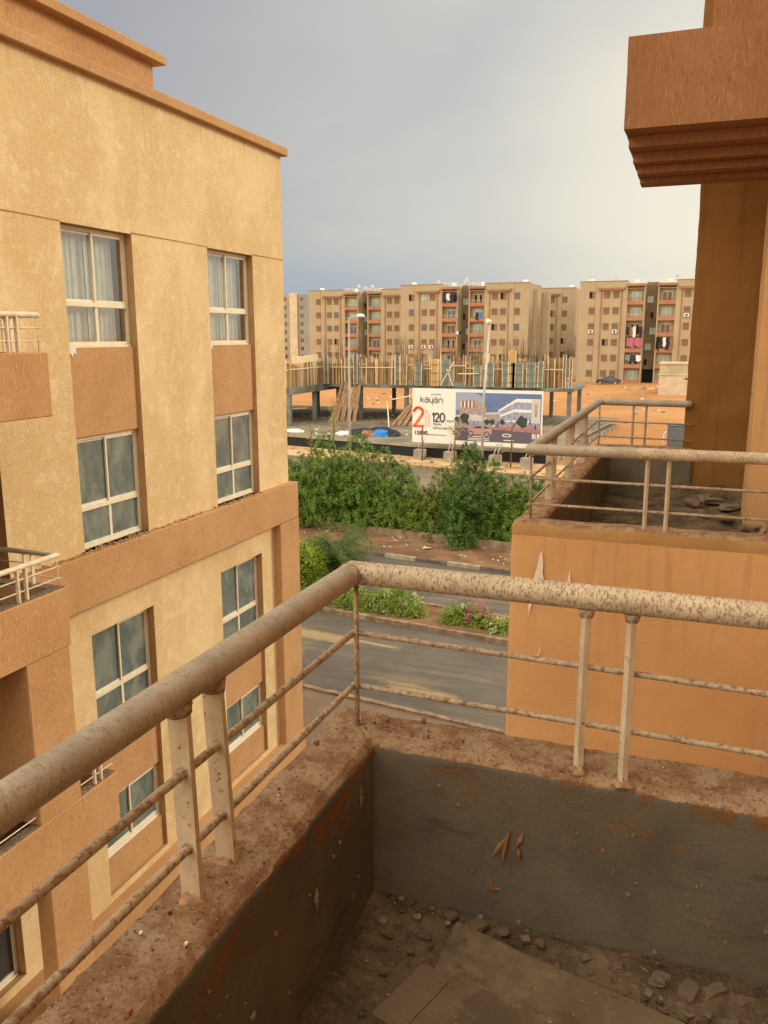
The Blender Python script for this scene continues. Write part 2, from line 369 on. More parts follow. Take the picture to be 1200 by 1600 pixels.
# ------------------------------------------------------------------ mesh helpers
class MB:
    def __init__(s): s.v = []; s.f = []; s.mi = []; s.mats = []; s.smooth = []
    def _m(s, m):
        m = M[m] if isinstance(m, str) else m
        if m not in s.mats: s.mats.append(m)
        return s.mats.index(m)
    def poly(s, pts, m, smooth=False):
        i = len(s.v); s.v += [tuple(p) for p in pts]; s.f.append(tuple(range(i, i+len(pts)))); s.mi.append(s._m(m)); s.smooth.append(smooth)
    def add(s, vs, fs, m, smooth=False):
        i = len(s.v); s.v += [tuple(p) for p in vs]; k = s._m(m)
        for f in fs: s.f.append(tuple(i+q for q in f)); s.mi.append(k); s.smooth.append(smooth)
        return s
    def box(s, x0, x1, y0, y1, z0, z1, m, bev=0):
        if bev:
            b = min(bev, (x1-x0)/2.01, (y1-y0)/2.01, (z1-z0)/2.01)
            xs, ys, zs = (x0, x1), (y0, y1), (z0, z1); vs = []; idx = {}
            for i in range(2):
                for j in range(2):
                    for k in range(2):
                        for ax in range(3):
                            p = [xs[i], ys[j], zs[k]]
                            for a in range(3):
                                if a != ax: p[a] += b if (i, j, k)[a] == 0 else -b
                            idx[(i, j, k, ax)] = len(vs); vs.append(p)
            fs = []
            for ax in range(3):
                o = [a for a in range(3) if a != ax]
                for sd_ in range(2):
                    q = []
                    for (u, w) in ((0, 0), (1, 0), (1, 1), (0, 1)):
                        t = [0, 0, 0]; t[ax] = sd_; t[o[0]] = u; t[o[1]] = w; q.append(idx[(*t, ax)])
                    fs.append(q)
            for ax in range(3):   # edges along ax
                o = [a for a in range(3) if a != ax]
                for u in range(2):
                    for w in range(2):
                        t0 = [0, 0, 0]; t0[o[0]] = u; t0[o[1]] = w; t1 = list(t0); t1[ax] = 1
                        fs.append([idx[(*t0, o[0])], idx[(*t1, o[0])], idx[(*t1, o[1])], idx[(*t0, o[1])]])
            for i in range(2):
                for j in range(2):
                    for k in range(2): fs.append([idx[(i, j, k, a)] for a in range(3)])
            return s.add(vs, fs, m)
        vs = [(x, y, z) for z in (z0, z1) for y in (y0, y1) for x in (x0, x1)]
        return s.add(vs, [(0, 2, 3, 1), (4, 5, 7, 6), (0, 1, 5, 4), (2, 6, 7, 3), (0, 4, 6, 2), (1, 3, 7, 5)], m)
    def obox(s, c, ux, uy, uz, m):      # oriented box: centre and three half-vectors
        c, ux, uy, uz = map(Vector, (c, ux, uy, uz))
        vs = [c+ux*a+uy*b+uz*d for d in (-1, 1) for b in (-1, 1) for a in (-1, 1)]
        return s.add(vs, [(0, 2, 3, 1), (4, 5, 7, 6), (0, 1, 5, 4), (2, 6, 7, 3), (0, 4, 6, 2), (1, 3, 7, 5)], m)
    def plank(s, a, b, w, t, m, side=None):
        a, b = Vector(a), Vector(b); d = b-a; L = d.length; d.normalize()
        sd_ = Vector(side) if side else Vector((1, 0, 0))
        sd_ = (sd_-d*sd_.dot(d)).normalized(); n_ = d.cross(sd_)
        return s.obox((a+b)/2, sd_*w/2, n_*t/2, d*L/2, m)
    def tube(s, pts, r, m, seg=12, caps=True, jit=0, smooth=True, step=None):
        pts = [Vector(p) for p in pts]
        if step:
            q = [pts[0]]
            for a, b in zip(pts, pts[1:]):
                k = max(1, int((b-a).length/step))
                q += [a.lerp(b, (i+1)/k) for i in range(k)]
            pts = q
        rs = r if isinstance(r, (list, tuple)) else [r]*len(pts)
        N = len(pts); base = len(s.v); k = s._m(m)
        ref = None
        for i, p in enumerate(pts):
            d0 = (pts[i]-pts[i-1]).normalized() if i else (pts[1]-pts[0]).normalized()
            d1 = (pts[i+1]-pts[i]).normalized() if i < N-1 else d0
            t = (d0+d1); t = t.normalized() if t.length > 1e-6 else d0
            if ref is None:
                ref = Vector((0, 0, 1)) if abs(t.z) < .9 else Vector((1, 0, 0))
            u = (ref-t*ref.dot(t)).normalized(); w = t.cross(u); ref = u
            cs = max(.35, t.dot(d0)); mit = 1/cs
            bend = (d1-d0); bn = bend.normalized() if bend.length > 1e-4 else None
            for j in range(seg):
                a = 2*math.pi*j/seg
                o = u*math.cos(a)+w*math.sin(a)
                if bn is not None and mit > 1.001: o = o+bn*(o.dot(bn))*(mit-1)
                rr = rs[i]
                if jit: rr *= 1+jit*noise.noise(p*23+o*3)
                s.v.append(tuple(p+o*rr))
        for i in range(N-1):
            for j in range(seg):
                a = base+i*seg+j; b = base+i*seg+(j+1) % seg
                s.f.append((a, b, b+seg, a+seg)); s.mi.append(k); s.smooth.append(smooth)
        if caps:
            s.f.append(tuple(base+j for j in range(seg))[::-1]); s.mi.append(k); s.smooth.append(False)
            s.f.append(tuple(base+(N-1)*seg+j for j in range(seg))); s.mi.append(k); s.smooth.append(False)
        return s
    def build(s, name, parent=None, label=None, attr=None):
        me = bpy.data.meshes.new(name); me.from_pydata(s.v, [], s.f)
        for m in s.mats: me.materials.append(m)
        me.polygons.foreach_set('material_index', s.mi); me.polygons.foreach_set('use_smooth', s.smooth)
        if attr is not None:
            a = me.attributes.new('zone', 'FLOAT', 'POINT'); a.data.foreach_set('value', attr)
        me.update(); o = bpy.data.objects.new(name, me); COL.objects.link(o)
        if parent is not None: adopt(o, parent)
        if label: o['label'] = label
        return o
def wloc(o):
    v = Vector(o.location)
    if o.parent is not None and 'woff' not in o: v = v  
    return v
ORIG = {}
def adopt(o, parent):
    """children keep world coordinates: location cancels the root's own"""
    o.parent = parent
    root = parent
    while root.parent is not None: root = root.parent
    if parent is root: o.location = -Vector(root.location) if root.get('_w', 0) else Vector((0, 0, 0))
def thing(name, label, cat, loc=(0, 0, 0), group=None, world=True):
    o = bpy.data.objects.new(name, None); COL.objects.link(o); o.location = loc; o.empty_display_size = .2
    o['label'] = label; o['category'] = cat
    if group: o['group'] = group
    if world: o['_w'] = 1
    return o
def tag(o, label, cat, group=None, kind=None):
    if label: o['label'] = label
    if cat: o['category'] = cat
    if group: o['group'] = group
    if kind: o['kind'] = kind
    return o
def struct(o): o['kind'] = 'structure'; return o
def copy_tree(o, loc=None, label=None, rz=None, scale=None):
    c = o.copy(); COL.objects.link(c)
    for ch in [x for x in bpy.data.objects if x.parent == o]:
        d = ch.copy(); COL.objects.link(d); d.parent = c
        for g in [x for x in bpy.data.objects if x.parent == ch]:
            e = g.copy(); COL.objects.link(e); e.parent = d
    if loc is not None: c.location = loc
    if rz is not None: c.rotation_euler.z = rz
    if scale is not None: c.scale = scale
    if label: c['label'] = label
    return c

G = -10.5     # street level (the camera, at the origin, is the eye of someone on a fourth floor balcony)
# ================================================================== ground, roads
def road_y(x, y0, s=-.135): return y0 + s*(x+10)
def strip(name, y0, y1, z, m, x0=-160, x1=120, n=70, s0=-.135, s1=-.135, zf=None):
    b = MB()
    for i in range(n):
        a, c = x0+(x1-x0)*i/n, x0+(x1-x0)*(i+1)/n
        b.poly([(a, road_y(a, y0, s0), z), (c, road_y(c, y0, s0), z), (c, road_y(c, y1, s1), z), (a, road_y(a, y1, s1), z)], m)
    return struct(b.build(name))
def ground_z(x, y):
    z = G-.02
    if y > 76: z += min(1, (y-76)/75)**1.1*1.75 + .35*noise.noise(Vector((x*.05, y*.05, 0)))*min(1, (y-76)/20)
    return z
xs = np.unique(np.concatenate([np.linspace(-3000, -180, 8), np.linspace(-180, 120, 121), np.linspace(120, 3000, 8)]))
ys = np.unique(np.concatenate([np.linspace(-600, -40, 4), np.linspace(-40, 200, 110), np.linspace(200, 4000, 10)]))
b = MB(); b.v = [(x, y, ground_z(x, y)) for y in ys for x in xs]; k = b._m('soil'); nx = len(xs)
for j in range(len(ys)-1):
    for i in range(nx-1): b.f.append((j*nx+i, j*nx+i+1, (j+1)*nx+i+1, (j+1)*nx+i)); b.mi.append(k); b.smooth.append(True)
struct(b.build('ground'))
b = MB(); b.poly([(-160, -60, G+.10), (120, -60, G+.10), (120, road_y(120, 21.4), G+.10), (-160, road_y(-160, 21.4), G+.10)], 'pavers'); struct(b.build('pavement'))
strip('road', 21.4, 36.5, G, 'asphalt')
strip('road', 50.5, 62.8, G, 'asphalt2', s1=-.16)
strip('verge', 36.7, 39.9, G+.13, 'dirt')
strip('verge', 40.1, 50.3, G+.14, 'dirt')
strip('verge', 63.0, 69.2, G+.10, 'sand', s0=-.16, s1=-.16)
strip('median_soil', 28.12, 30.32, G+.12, 'dirt')
def kerb(name, y, w, h, seglen, mats, x0=-45, x1=20, s=-.135):
    b = MB(); a = math.atan(s); ux = Vector((math.cos(a), math.sin(a), 0)); uy = Vector((-math.sin(a), math.cos(a), 0))
    L = (x1-x0)/math.cos(a); k = int(L/seglen)
    for i in range(k):
        c = Vector((x0, road_y(x0, y, s), G+h/2))+ux*(i+.5)*seglen
        b.obox(c, ux*(seglen/2-.006), uy*w/2, Vector((0, 0, h/2+random.uniform(-.008, .008))), mats(i))
    return struct(b.build(name))
kerb('kerb', 21.4, .18, .16, .5, lambda i: 'kerb_g')
kerb('kerb', 28.02, .18, .17, .5, lambda i: random.choice(['kerb_g']*5+['kerb_w']))
kerb('kerb', 30.42, .18, .17, .5, lambda i: 'kerb_g')
_ps = {}
def paint(i):
    j = i//3
    if j not in _ps: _ps[j] = 'kerb_w' if j % 2 else 'kerb_b'
    return _ps[j]
kerb('kerb', 36.6, .2, .17, .55, paint)
kerb('kerb', 62.9, .2, .16, .8, lambda i: 'kerb_g', x0=-90, x1=40, s=-.16)
# low garden wall in front of the hedge
b = MB(); a = math.atan(-.135); ux = Vector((math.cos(a), math.sin(a), 0)); uy = Vector((-math.sin(a), math.cos(a), 0))
b.obox(Vector((-14, road_y(-14, 40.0), G+.28)), ux*26, uy*.08, Vector((0, 0, .28)), 'kerb_g')
tag(b.build('low_wall'), 'low dusty kerb wall running along the foot of the hedge', 'wall')
# litter
b = MB()
for i in range(110):
    x = random.uniform(-20, -5); y = road_y(x, random.choice([38.6, 39.3, 39.6, 37.8]))+random.gauss(0, .25); r = random.uniform(.02, .075)
    a = random.uniform(0, 3); b.poly([(x+r*math.cos(a+q)*random.uniform(.6, 1.3), y+r*math.sin(a+q), G+.15+random.uniform(0, .05)) for q in (0, 1.7, 3.3, 4.9)], 'sack')
tag(b.build('litter'), 'scraps of pale litter on the brown verge below the hedge', 'litter', kind='stuff')
b = MB()
for i in range(150):
    x = random.uniform(-40, 6); y = road_y(x, random.uniform(63.4, 68), -.16); r = random.uniform(.04, .16)
    b.obox((x, y, G+.12), (r, 0, 0), (0, r, r*.3), (0, -r*.3, r*.6), random.choice(['kerb_g', 'concrete', 'sand']))
tag(b.build('loose_stones'), 'loose stones scattered over the sandy far roadside', 'stones', kind='stuff')
# scrap of paper on the verge
b = MB(); x, y = -12.6, 38.7
b.poly([(x, y, G+.16), (x+.42, y-.05, G+.22), (x+.45, y+.28, G+.16), (x+.03, y+.3, G+.19)], 'sack')
tag(b.build('paper_scrap'), 'largest white paper scrap lying on the brown verge', 'litter')

# ================================================================== left building (yellow)
LB = thing('apartment_building', 'yellow stuccoed building on the left with brown render bands', 'building', (-8.5, 16.5, G))
def facade_x(b, X, y0, y1, z0, z1, ops, m, rm='reveal'):
    Y = sorted({y0, y1, *[o[0] for o in ops], *[o[1] for o in ops]}); Z = sorted({z0, z1, *[o[2] for o in ops], *[o[3] for o in ops]})
    Y = [y for y in Y if y0 <= y <= y1]; Z = [z for z in Z if z0 <= z <= z1]
    for a, c in zip(Y, Y[1:]):
        for d, e in zip(Z, Z[1:]):
            if any(o[0]-1e-6 <= a and c <= o[1]+1e-6 and o[2]-1e-6 <= d and e <= o[3]+1e-6 for o in ops): continue
            b.poly([(X, a, d), (X, c, d), (X, c, e), (X, a, e)], m)
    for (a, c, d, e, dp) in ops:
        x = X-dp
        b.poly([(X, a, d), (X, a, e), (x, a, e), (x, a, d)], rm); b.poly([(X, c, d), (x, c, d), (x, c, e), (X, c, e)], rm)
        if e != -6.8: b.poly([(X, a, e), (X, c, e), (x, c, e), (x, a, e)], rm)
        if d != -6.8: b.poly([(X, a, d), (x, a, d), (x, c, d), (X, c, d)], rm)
F = -8.5
bays = [(9.84, 11.41), (13.57, 15.20)]
b = MB()
ops = []
for (a, c) in bays:
    ops += [(a, c, -3.165, 1.565, .20), (a, c, -8.98, -4.47, .20)]
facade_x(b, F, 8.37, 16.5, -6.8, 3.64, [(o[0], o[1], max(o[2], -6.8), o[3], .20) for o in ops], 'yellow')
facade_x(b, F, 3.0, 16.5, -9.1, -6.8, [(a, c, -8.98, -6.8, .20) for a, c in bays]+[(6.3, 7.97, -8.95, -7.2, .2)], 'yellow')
b.poly([(F, 16.5, G), (-24, 16.5, G), (-24, 16.5, 3.64), (F, 16.5, 3.64)], 'yellow')
b.poly([(F, -12, 3.6), (F, 16.5, 3.6), (-24, 16.5, 3.6), (-24, -12, 3.6)], 'concrete')
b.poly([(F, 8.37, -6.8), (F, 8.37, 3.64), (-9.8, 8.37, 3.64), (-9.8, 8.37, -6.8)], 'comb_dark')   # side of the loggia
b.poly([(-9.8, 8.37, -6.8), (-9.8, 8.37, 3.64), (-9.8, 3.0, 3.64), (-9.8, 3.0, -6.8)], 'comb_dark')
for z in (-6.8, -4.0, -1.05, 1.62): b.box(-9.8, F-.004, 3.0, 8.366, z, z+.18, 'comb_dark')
facade_x(b, F, -12, 3.0, G, 3.64, [], 'yellow')
b.poly([(-24, -12, G), (F, -12, G), (F, -12, 3.64), (-24, -12, 3.64)], 'yellow')
b.build('wall', LB)
# expansion groove above the top windows
for (a, c) in [(8.37, 9.84), (11.41, 13.57), (15.2, 16.5)]: b = MB(); b.tube([(F+.002, a, 1.580), (F+.002, (a+c)/2, 1.586), (F+.002, c, 1.578)], .010, 'comb', 6); b.build('groove_bead', LB)
b = MB(); b.box(-24, -8.38, -12, 16.62, 3.64, 3.80, 'comb', .012); b.build('cornice', LB)
b = MB(); b.box(-20, -8.72, -8, 12.52, 3.80, 4.32, 'comb'); b.box(-20, -8.66, -8, 9.3, 3.80, 4.32, 'comb'); b.build('roof_parapet', LB)
b = MB(); b.box(-20, -8.56, -8, 12.68, 4.32, 4.46, 'comb', .01); b.build('roof_coping', LB)
b = MB(); b.box(-24, -8.34, 8.10, 16.66, -3.965, -3.165, 'comb', .010)
b.build('belt_band', LB)
b = MB(); b.box(-8.70, -8.34, 15.77, 16.66, -9.10, -3.975, 'comb', .008); b.box(-24, -8.70, 16.5, 16.66, -9.1, -3.975, 'comb'); b.build('corner_pier', LB, 'brown render pier at the far corner')
b = MB(); b.box(-24, -8.30, 3.0, 16.70, G, -9.10, 'comb', .012); b.build('plinth', LB)
# dirt and rubble lying on the belt ledge
b = MB()
for i in range(300):
    y = random.choice([random.uniform(8.4, 9.84), random.uniform(9.84, 11.4), random.uniform(11.4, 13.5), random.uniform(13.6, 15.2), random.uniform(10.2, 11.3)]); r = random.uniform(.005, .018)
    x = random.uniform(-8.49, -8.38) if not any(a < y < c for a, c in bays) else random.uniform(-8.62, -8.38)
    b.obox((x, y, -3.165+r*.5), (r, random.uniform(-r, r)*.4, 0), (random.uniform(-r, r)*.4, r, 0), (0, 0, r*.8), random.choice(['kerb_g', 'reveal', 'comb']))
tag(b.build('dirt'), 'crumbled dirt lying along the ledge of the yellow building', 'dirt', kind='stuff')
# recessed render panels between the windows
for (a, c) in bays:
    for (z0, z1) in ((-1.455, -.155), (-7.36, -6.112), (-8.98, -8.40)):
        b = MB(); b.box(F-.20, F-.065, a+.001, c-.001, z0, z1, 'comb', .004); b.build('render_panel', LB)
def curtain(parent, y0, y1, z0, z1, x, amp=.03, name='curtain'):
    b = MB(); N = 60; k = b._m('curtain')
    ph = random.uniform(0, 9)
    for i in range(N+1):
        y = y0+(y1-y0)*i/N; xx = x+amp*(.4+1.2*abs(noise.noise(Vector((i*.07, ph, 0)))))*math.sin(i*.62+ph+2.6*noise.noise(Vector((i*.11, ph, 4))))+.03*noise.noise(Vector((i*.05, ph, 8)))
        b.v += [(xx, y, z0), (xx*.5+x*.5, y, z1)]
    for i in range(N): b.f.append((2*i, 2*i+2, 2*i+3, 2*i+1)); b.mi.append(k); b.smooth.append(True)
    return b.build(name, parent)
def pane(s, x, a, c, d, e, m):
    if m == 'glass': s.poly([(x, a, d), (x, c, d), (x, c, e), (x, a, e)], m)
    else: s.box(x-.003, x+.003, a, c, d, e, m)
def window(y0, y1, z0, z1, glass, transom=1.09, parent=None, X=-8.66, label=None):
    b = MB(); w = .055; d0, d1 = X-.03, X+.03; m = 'white_frame'
    b.box(d0, d1, y0, y1, z1-w, z1, m, .004); b.box(d0, d1, y0, y1, z0, z0+w, m, .004)
    b.box(d0, d1, y0, y0+w, z0+w, z1-w, m, .004); b.box(d0, d1, y1-w, y1, z0+w, z1-w, m, .004)
    b.box(d0-.01, X+.055, y0+.005, y1-.02, z0-.03, z0-.001, m, .004)       # sill strip
    zt = z1-transom if transom else None; ym = (y0+y1)/2+.02
    if zt:
        b.box(d0, d1+.004, y0+w, y1-w, zt-.035, zt+.035, m, .004)
        b.box(d0, d1-.01, ym-.03, ym+.03, z0+w, zt-.035, m, .003)
        lo = zt+.035
    else: lo = z0+w
    fr = b.build('window', parent, label)
    # sliding sashes: the right one in front
    for (a, c, dx) in ((ym-.025, y1-w, .012), (y0+w, ym+.02, -.016)):
        s = MB(); h = .036; u0, u1 = X+dx-.012, X+dx+.012
        s.box(u0, u1, a, c, z1-w-h, z1-w, m, .003); s.box(u0, u1, a, c, lo, lo+h, m, .003); s.box(u0, u1, a, a+h, lo+h, z1-w-h, m, .003); s.box(u0, u1, c-h, c, lo+h, z1-w-h, m, .003)
        s.build('sash', fr)
        s = MB(); pane(s, u0+.010, a+h, c-h, lo+h, z1-w-h, glass); s.build('pane', fr)
    if zt:
        for (a, c) in ((y0+w, ym-.03), (ym+.03, y1-w)):
            s = MB(); pane(s, X, a, c, z0+w, zt-.035, glass); s.build('pane', fr)
    return fr
for (a, c) in bays:
    y1 = c-.005
    w = window(a+.01, y1, -.125, 1.56, 'glass', parent=LB, label='window with white net curtains')
    ym = (a+c)/2
    curtain(w, a+.03, ym-.02, -.1, 1.5, -8.80); curtain(w, ym+.0, c-.16, -.1, 1.5, -8.80)
    window(a+.01, y1, -3.13, -1.46, 'frost', parent=LB)
    window(a+.01, y1, -6.08, -4.48, 'frost', parent=LB)
    window(a+.01, y1, -8.37, -7.37, 'frost', transom=0, parent=LB)
window(6.32, 7.96, -8.92, -7.21, 'dglass', transom=.72, parent=LB)
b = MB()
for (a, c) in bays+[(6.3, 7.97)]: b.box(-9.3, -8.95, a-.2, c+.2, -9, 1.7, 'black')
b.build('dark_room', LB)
# torn paper scrap under each top window
for (y, s_) in ((9.86, 1), (13.60, .6)):
    b = MB(); pts = [(0, .02), (.19*s_, .015), (.17*s_, -.05*s_), (.20*s_, -.085*s_), (.13*s_, -.07*s_), (.09*s_, -.13*s_), (.06*s_, -.07*s_), (.0, -.11*s_)]
    b.poly([(F-.055, y+p, -.16+q) for p, q in pts], 'white'); b.poly([(F-.06, y+p, -.16+q) for p, q in pts][::-1], 'white'); b.build('bare_patch', LB)

# projecting balconies
def bal_parapet(z1, z0, y1, y0=3.0, X=-7.4, name='balcony_parapet', m='comb', side=-8.5):
    b = MB()
    # U-shaped parapet, one sheet of outer walls, thickness .17
    b.box(X-.17, X, y0, y1, z0, z1, m, .012)
    b.box(side, X-.171, y1-.20, y1-.002, z0, z1-.002, m)
    b.box(side, X-.171, y0, y0+.17, z0, z1-.002, m)
    b.box(side, X-.171, y0+.171, y1-.201, z0+.002, z0+.16, 'floor')
    return b.build(name, LB)
bal_parapet(-.175, -.945, 8.19)
bal_parapet(-3.11, -3.885, 8.19, side=-9.7)
bal_parapet(-6.03, -6.81, 8.89)
# flat top of each parapet in dusty cement
for (z, y1) in ((-3.11, 8.19), (-6.03, 8.89)):
    b = MB(); b.box(-7.56, -7.415, 3.02, y1-.015, z+.001, z+.012, 'lump', .004); b.box(-8.48, -7.57, y1-.185, y1-.015, z+.001, z+.012, 'lump', .004); b.build('parapet_top', LB)
b = MB(); b.box(-8.5, -7.41, 7.41, 8.16, -6.03, -3.89, 'comb', .01); b.build('return_wall', LB, 'brown wall between the two lower balconies')
b = MB(); b.box(-7.67, -7.41, 7.47, 8.17, -9.1, -6.815, 'comb', .01); b.build('pier', LB)
b = MB(); b.box(-8.5, -7.3, 3.0, 8.3, G, -9.11, 'comb'); b.build('porch_base', LB)
# wall behind the ground floor porch and dark loggia depth
def lb_rail(zp, y1, ends, posts, hand=.43, X=-7.46, back=-8.4, inset=.08, ret=True, mat_='white_rail'):
    r = MB(); yr = y1-inset
    pts = [(X, 3.1, zp+hand), (X, yr, zp+hand)] + ([(back, yr, zp+hand)] if ret else [])
    r.tube(pts, .034, mat_, 12); rail = r.build('railing', LB)
    for h in (.13, .28):
        s = MB(); s.tube([(X, 3.1, zp+h), (X, yr+.03, zp+h)], .0085, mat_, 6); s.build('crossbar', rail)
        if ret: s = MB(); s.tube([(X+.05, yr, zp+h), (back, yr, zp+h)], .0085, mat_, 6); s.build('crossbar', rail)
    for y in posts:
        s = MB(); s.box(X-.024, X+.024, y-.012, y+.012, zp-.01, zp+hand-.01, mat_); s.build('post', rail)
    s = MB(); s.tube([(X, yr, zp-.01), (X, yr, zp+hand)], .007, mat_, 6); s.build('post', rail)
    if ret:
        for x in (-7.86, -7.98): s = MB(); s.box(x-.012, x+.012, yr-.024, yr+.024, zp-.01, zp+hand-.01, mat_); s.build('post', rail)
    return rail
lb_rail(-.175, 8.19, None, (7.63, 7.78, 6.2, 6.33))
lb_rail(-3.11, 8.19, None, (7.44, 7.57, 5.9, 6.03))
lb_rail(-6.03, 8.89, None, (7.52, 7.65, 8.48, 8.61, 5.9))

# ================================================================== our own building (orange)
OB = thing('apartment_building', 'orange rendered building with balconies on the near right side', 'building', (.9, 2, G))
b = MB()
b.box(.9, 14, -12, 8.9, G, 7.6, 'orange')
b.box(-.93, .895, -1.44, 2.16, G, -1.78, 'orange')            # bay under the near balcony
b.build('wall', OB)
def swept_parapet(x_in, y_in, th, z_top, z_bot_out, z_bot_in, y_start, x_end, res, amp, name, label, mats='parapet', x_c=None, far=None, seed=0):
    """L-shaped parapet swept round the corner: profile offset o goes inwards"""
    prof = []
    def seg(a, c, n, zn0, zn1):
        for i in range(n): t = i/n; prof.append((a[0]+(c[0]-a[0])*t, a[1]+(c[1]-a[1])*t, zn0+(zn1-zn0)*t))
    e = .016
    nz = max(2, int((z_top-z_bot_out)/(res*1.6))); seg((0, z_bot_out), (0, z_top-e), nz, 0, 0)
    seg((0, z_top-e), (e*.8, z_top), 3, .35, .8)
    nt_ = int(th/res); seg((e*.8, z_top), (th-e*1.3, z_top-.004), nt_, 1, 1)
    seg((th-e*1.3, z_top-.004), (th, z_top-e*1.5), 4, 1, 1.62)
    nz = int((z_top-z_bot_in)/(res*1.4)); seg((th, z_top-e*1.5), (th, z_bot_in), nz, 1.68, 2.4)
    prof.append((th, z_bot_in, 2.4))
    if x_c is None: x_c = x_in-th
    yc = y_in+th
    path = []
    n1 = int((yc-y_start)/res); n2 = int((x_end-x_c)/res)
    P = len(prof); V = []; Z = []
    for i in range(n1+n2+1):
        for (o, z, zn) in prof:
            if i <= n1: t = i/n1; p = Vector((x_c+o, y_start+(yc-o-y_start)*t, z))
            else: t = (i-n1)/n2; p = Vector((x_c+o+(x_end-x_c-o)*t, yc-o, z))
            q = p*9+Vector((seed, 0, 0)); d = Vector((noise.noise(q), noise.noise(q+Vector((9, 3, 1))), noise.noise(q+Vector((2, 7, 5)))))
            q2 = p*38; d2 = Vector((noise.noise(q2), noise.noise(q2+Vector((9, 3, 1))), noise.noise(q2+Vector((2, 7, 5)))))
            onTop = .8 < zn < 1.6
            k = amp*(1 if onTop else .55)
            p = p+d*k+d2*k*(.55 if onTop else .2)
            V.append(tuple(p)); Z.append(zn)
    b = MB(); b.v = V; kk = b._m(mats)
    for i in range(n1+n2):
        for j in range(P-1):
            a = i*P+j; b.f.append((a, a+P, a+P+1, a+1)); b.mi.append(kk); b.smooth.append(True)
    return b.build(name, OB, label, attr=Z)
swept_parapet(-.79, 2.01, .175, -1.1, -2.6, -1.66, -1.5, 1.0, .0095, .007, 'parapet', 'near balcony parapet with grey plaster inside and dirty top')
# scraps stuck to the near parapet's inner faces
def blob(b, c, u, v, nrm, r, m, th=.003, seedv=0, el=1.0):
    c, u, v, nrm = map(Vector, (c, u, v, nrm)); N = 18; pts = []
    for i in range(N):
        a = 2*math.pi*i/N; rr = r*(1+.75*noise.noise(Vector((math.cos(a)*1.7+seedv, math.sin(a)*1.7, seedv*1.3))))
        pts.append(c+u*math.cos(a)*rr*el+v*math.sin(a)*rr)
    i0 = len(b.v); b.v += [tuple(p) for p in pts]+[tuple(p+nrm*th+(c-p)*.12) for p in pts]; k = b._m(m)
    for i in range(N): b.f.append((i0+i, i0+(i+1) % N, i0+N+(i+1) % N, i0+N+i)); b.mi.append(k); b.smooth.append(False)
    b.f.append(tuple(i0+N+i for i in range(N))); b.mi.append(k); b.smooth.append(False)
def smear(b, pts, w, nrm, m, th=.005):
    pts = [Vector(p) for p in pts]; nrm = Vector(nrm)
    L = sum((q-p).length for p, q in zip(pts, pts[1:])); b.tube([p+nrm*th*.2 for p in pts], [w*.12]+[w*.42]*(len(pts)-2)+[w*.34], m, 8, True, .55, True, step=None) if False else None
    K = 12; P_ = []
    for i in range(K+1):
        t = i/K*(len(pts)-1); j = min(int(t), len(pts)-2); p = pts[j].lerp(pts[j+1], t-j); P_.append(p+nrm*th*.1+Vector((.0015*noise.noise(p*200), 0, 0)))
    b.tube(P_, [w*(.10+.40*math.sin(min(1, i/K*1.15)*2.6+.15)*(1+.5*noise.noise(Vector((i*.9, L*99, 0))))) for i in range(K+1)], m, 9, True, .35)
b = MB(); N_ = (0, -1, 0)
Yi = 2.012
def fp(px, py):   # point of the front parapet's inner face seen at a given place of the wall (metres from its left end, below its top)
    return (-.79+px, Yi-.004, -1.1-py)
for pts in [[fp(.385, .205), fp(.362, .245), fp(.345, .275)], [fp(.388, .19), fp(.378, .235), fp(.372, .285)], [fp(.425, .19), fp(.408, .235)], [fp(.412, .235), fp(.418, .27)]]:
    b = MB(); smear(b, pts, .013, N_, 'oflake', .006); b.build('plaster_smear', OB)
b = MB(); smear(b, [fp(.335, .345), fp(.345, .375), fp(.372, .37)], .014, N_, 'oflake', .006); b.build('plaster_smear', OB)
b = MB()
for i in range(26):
    blob(b, fp(random.uniform(.02, 1.1), random.uniform(.06, .46)), (1, 0, 0), (0, 0, 1), N_, random.uniform(.0015, .006), random.choice(['lump', 'oflake', 'lump']), .005, i)
for i in range(16):
    blob(b, (-.789, random.uniform(.9, 1.98), random.uniform(-1.5, -1.14)), (0, 1, 0), (0, 0, 1), (1, 0, 0), random.uniform(.002, .008), random.choice(['lump', 'oflake', 'lump']), .005, i+60)
sc_ = b; b = MB(); smear(b, [(-.786, 1.90, -1.18), (-.786, 1.905, -1.215), (-.786, 1.90, -1.24)], .012, (1, 0, 0), 'lump', .006); b.build('plaster_smear', OB); b = MB()
smear(b, [(-.786, 1.62, -1.30), (-.786, 1.615, -1.33), (-.786, 1.62, -1.36)], .012, (1, 0, 0), 'lump', .006); b.build('plaster_smear', OB)
sc_.build('plaster_specks', OB)['kind'] = 'stuff'
# white crumbs and grit on the parapet top
b = MB()
for i in range(260):
    if random.random() < .5: x, y = random.uniform(-.955, -.80), random.uniform(.7, 2.15)
    else: x, y = random.uniform(-.95, .4), random.uniform(2.03, 2.17)
    r = random.uniform(.0008, .003) if i < 252 else random.uniform(.004, .009)
    b.obox((x, y, -1.1+r*.6), (r, r*.3*random.uniform(-1, 1), 0), (r*.3*random.uniform(-1, 1), r*random.uniform(.6, 1.2), 0), (0, 0, r*.7), random.choice(['lump', 'lump', 'lump', 'floor', 'brownt', 'brownt', 'brownt', 'brownt', 'flake'][:9 if i % 3 == 0 else 8]))
tag(b.build('grit'), 'fine grit and crumbs lying on the near parapet top', 'grit', kind='stuff')
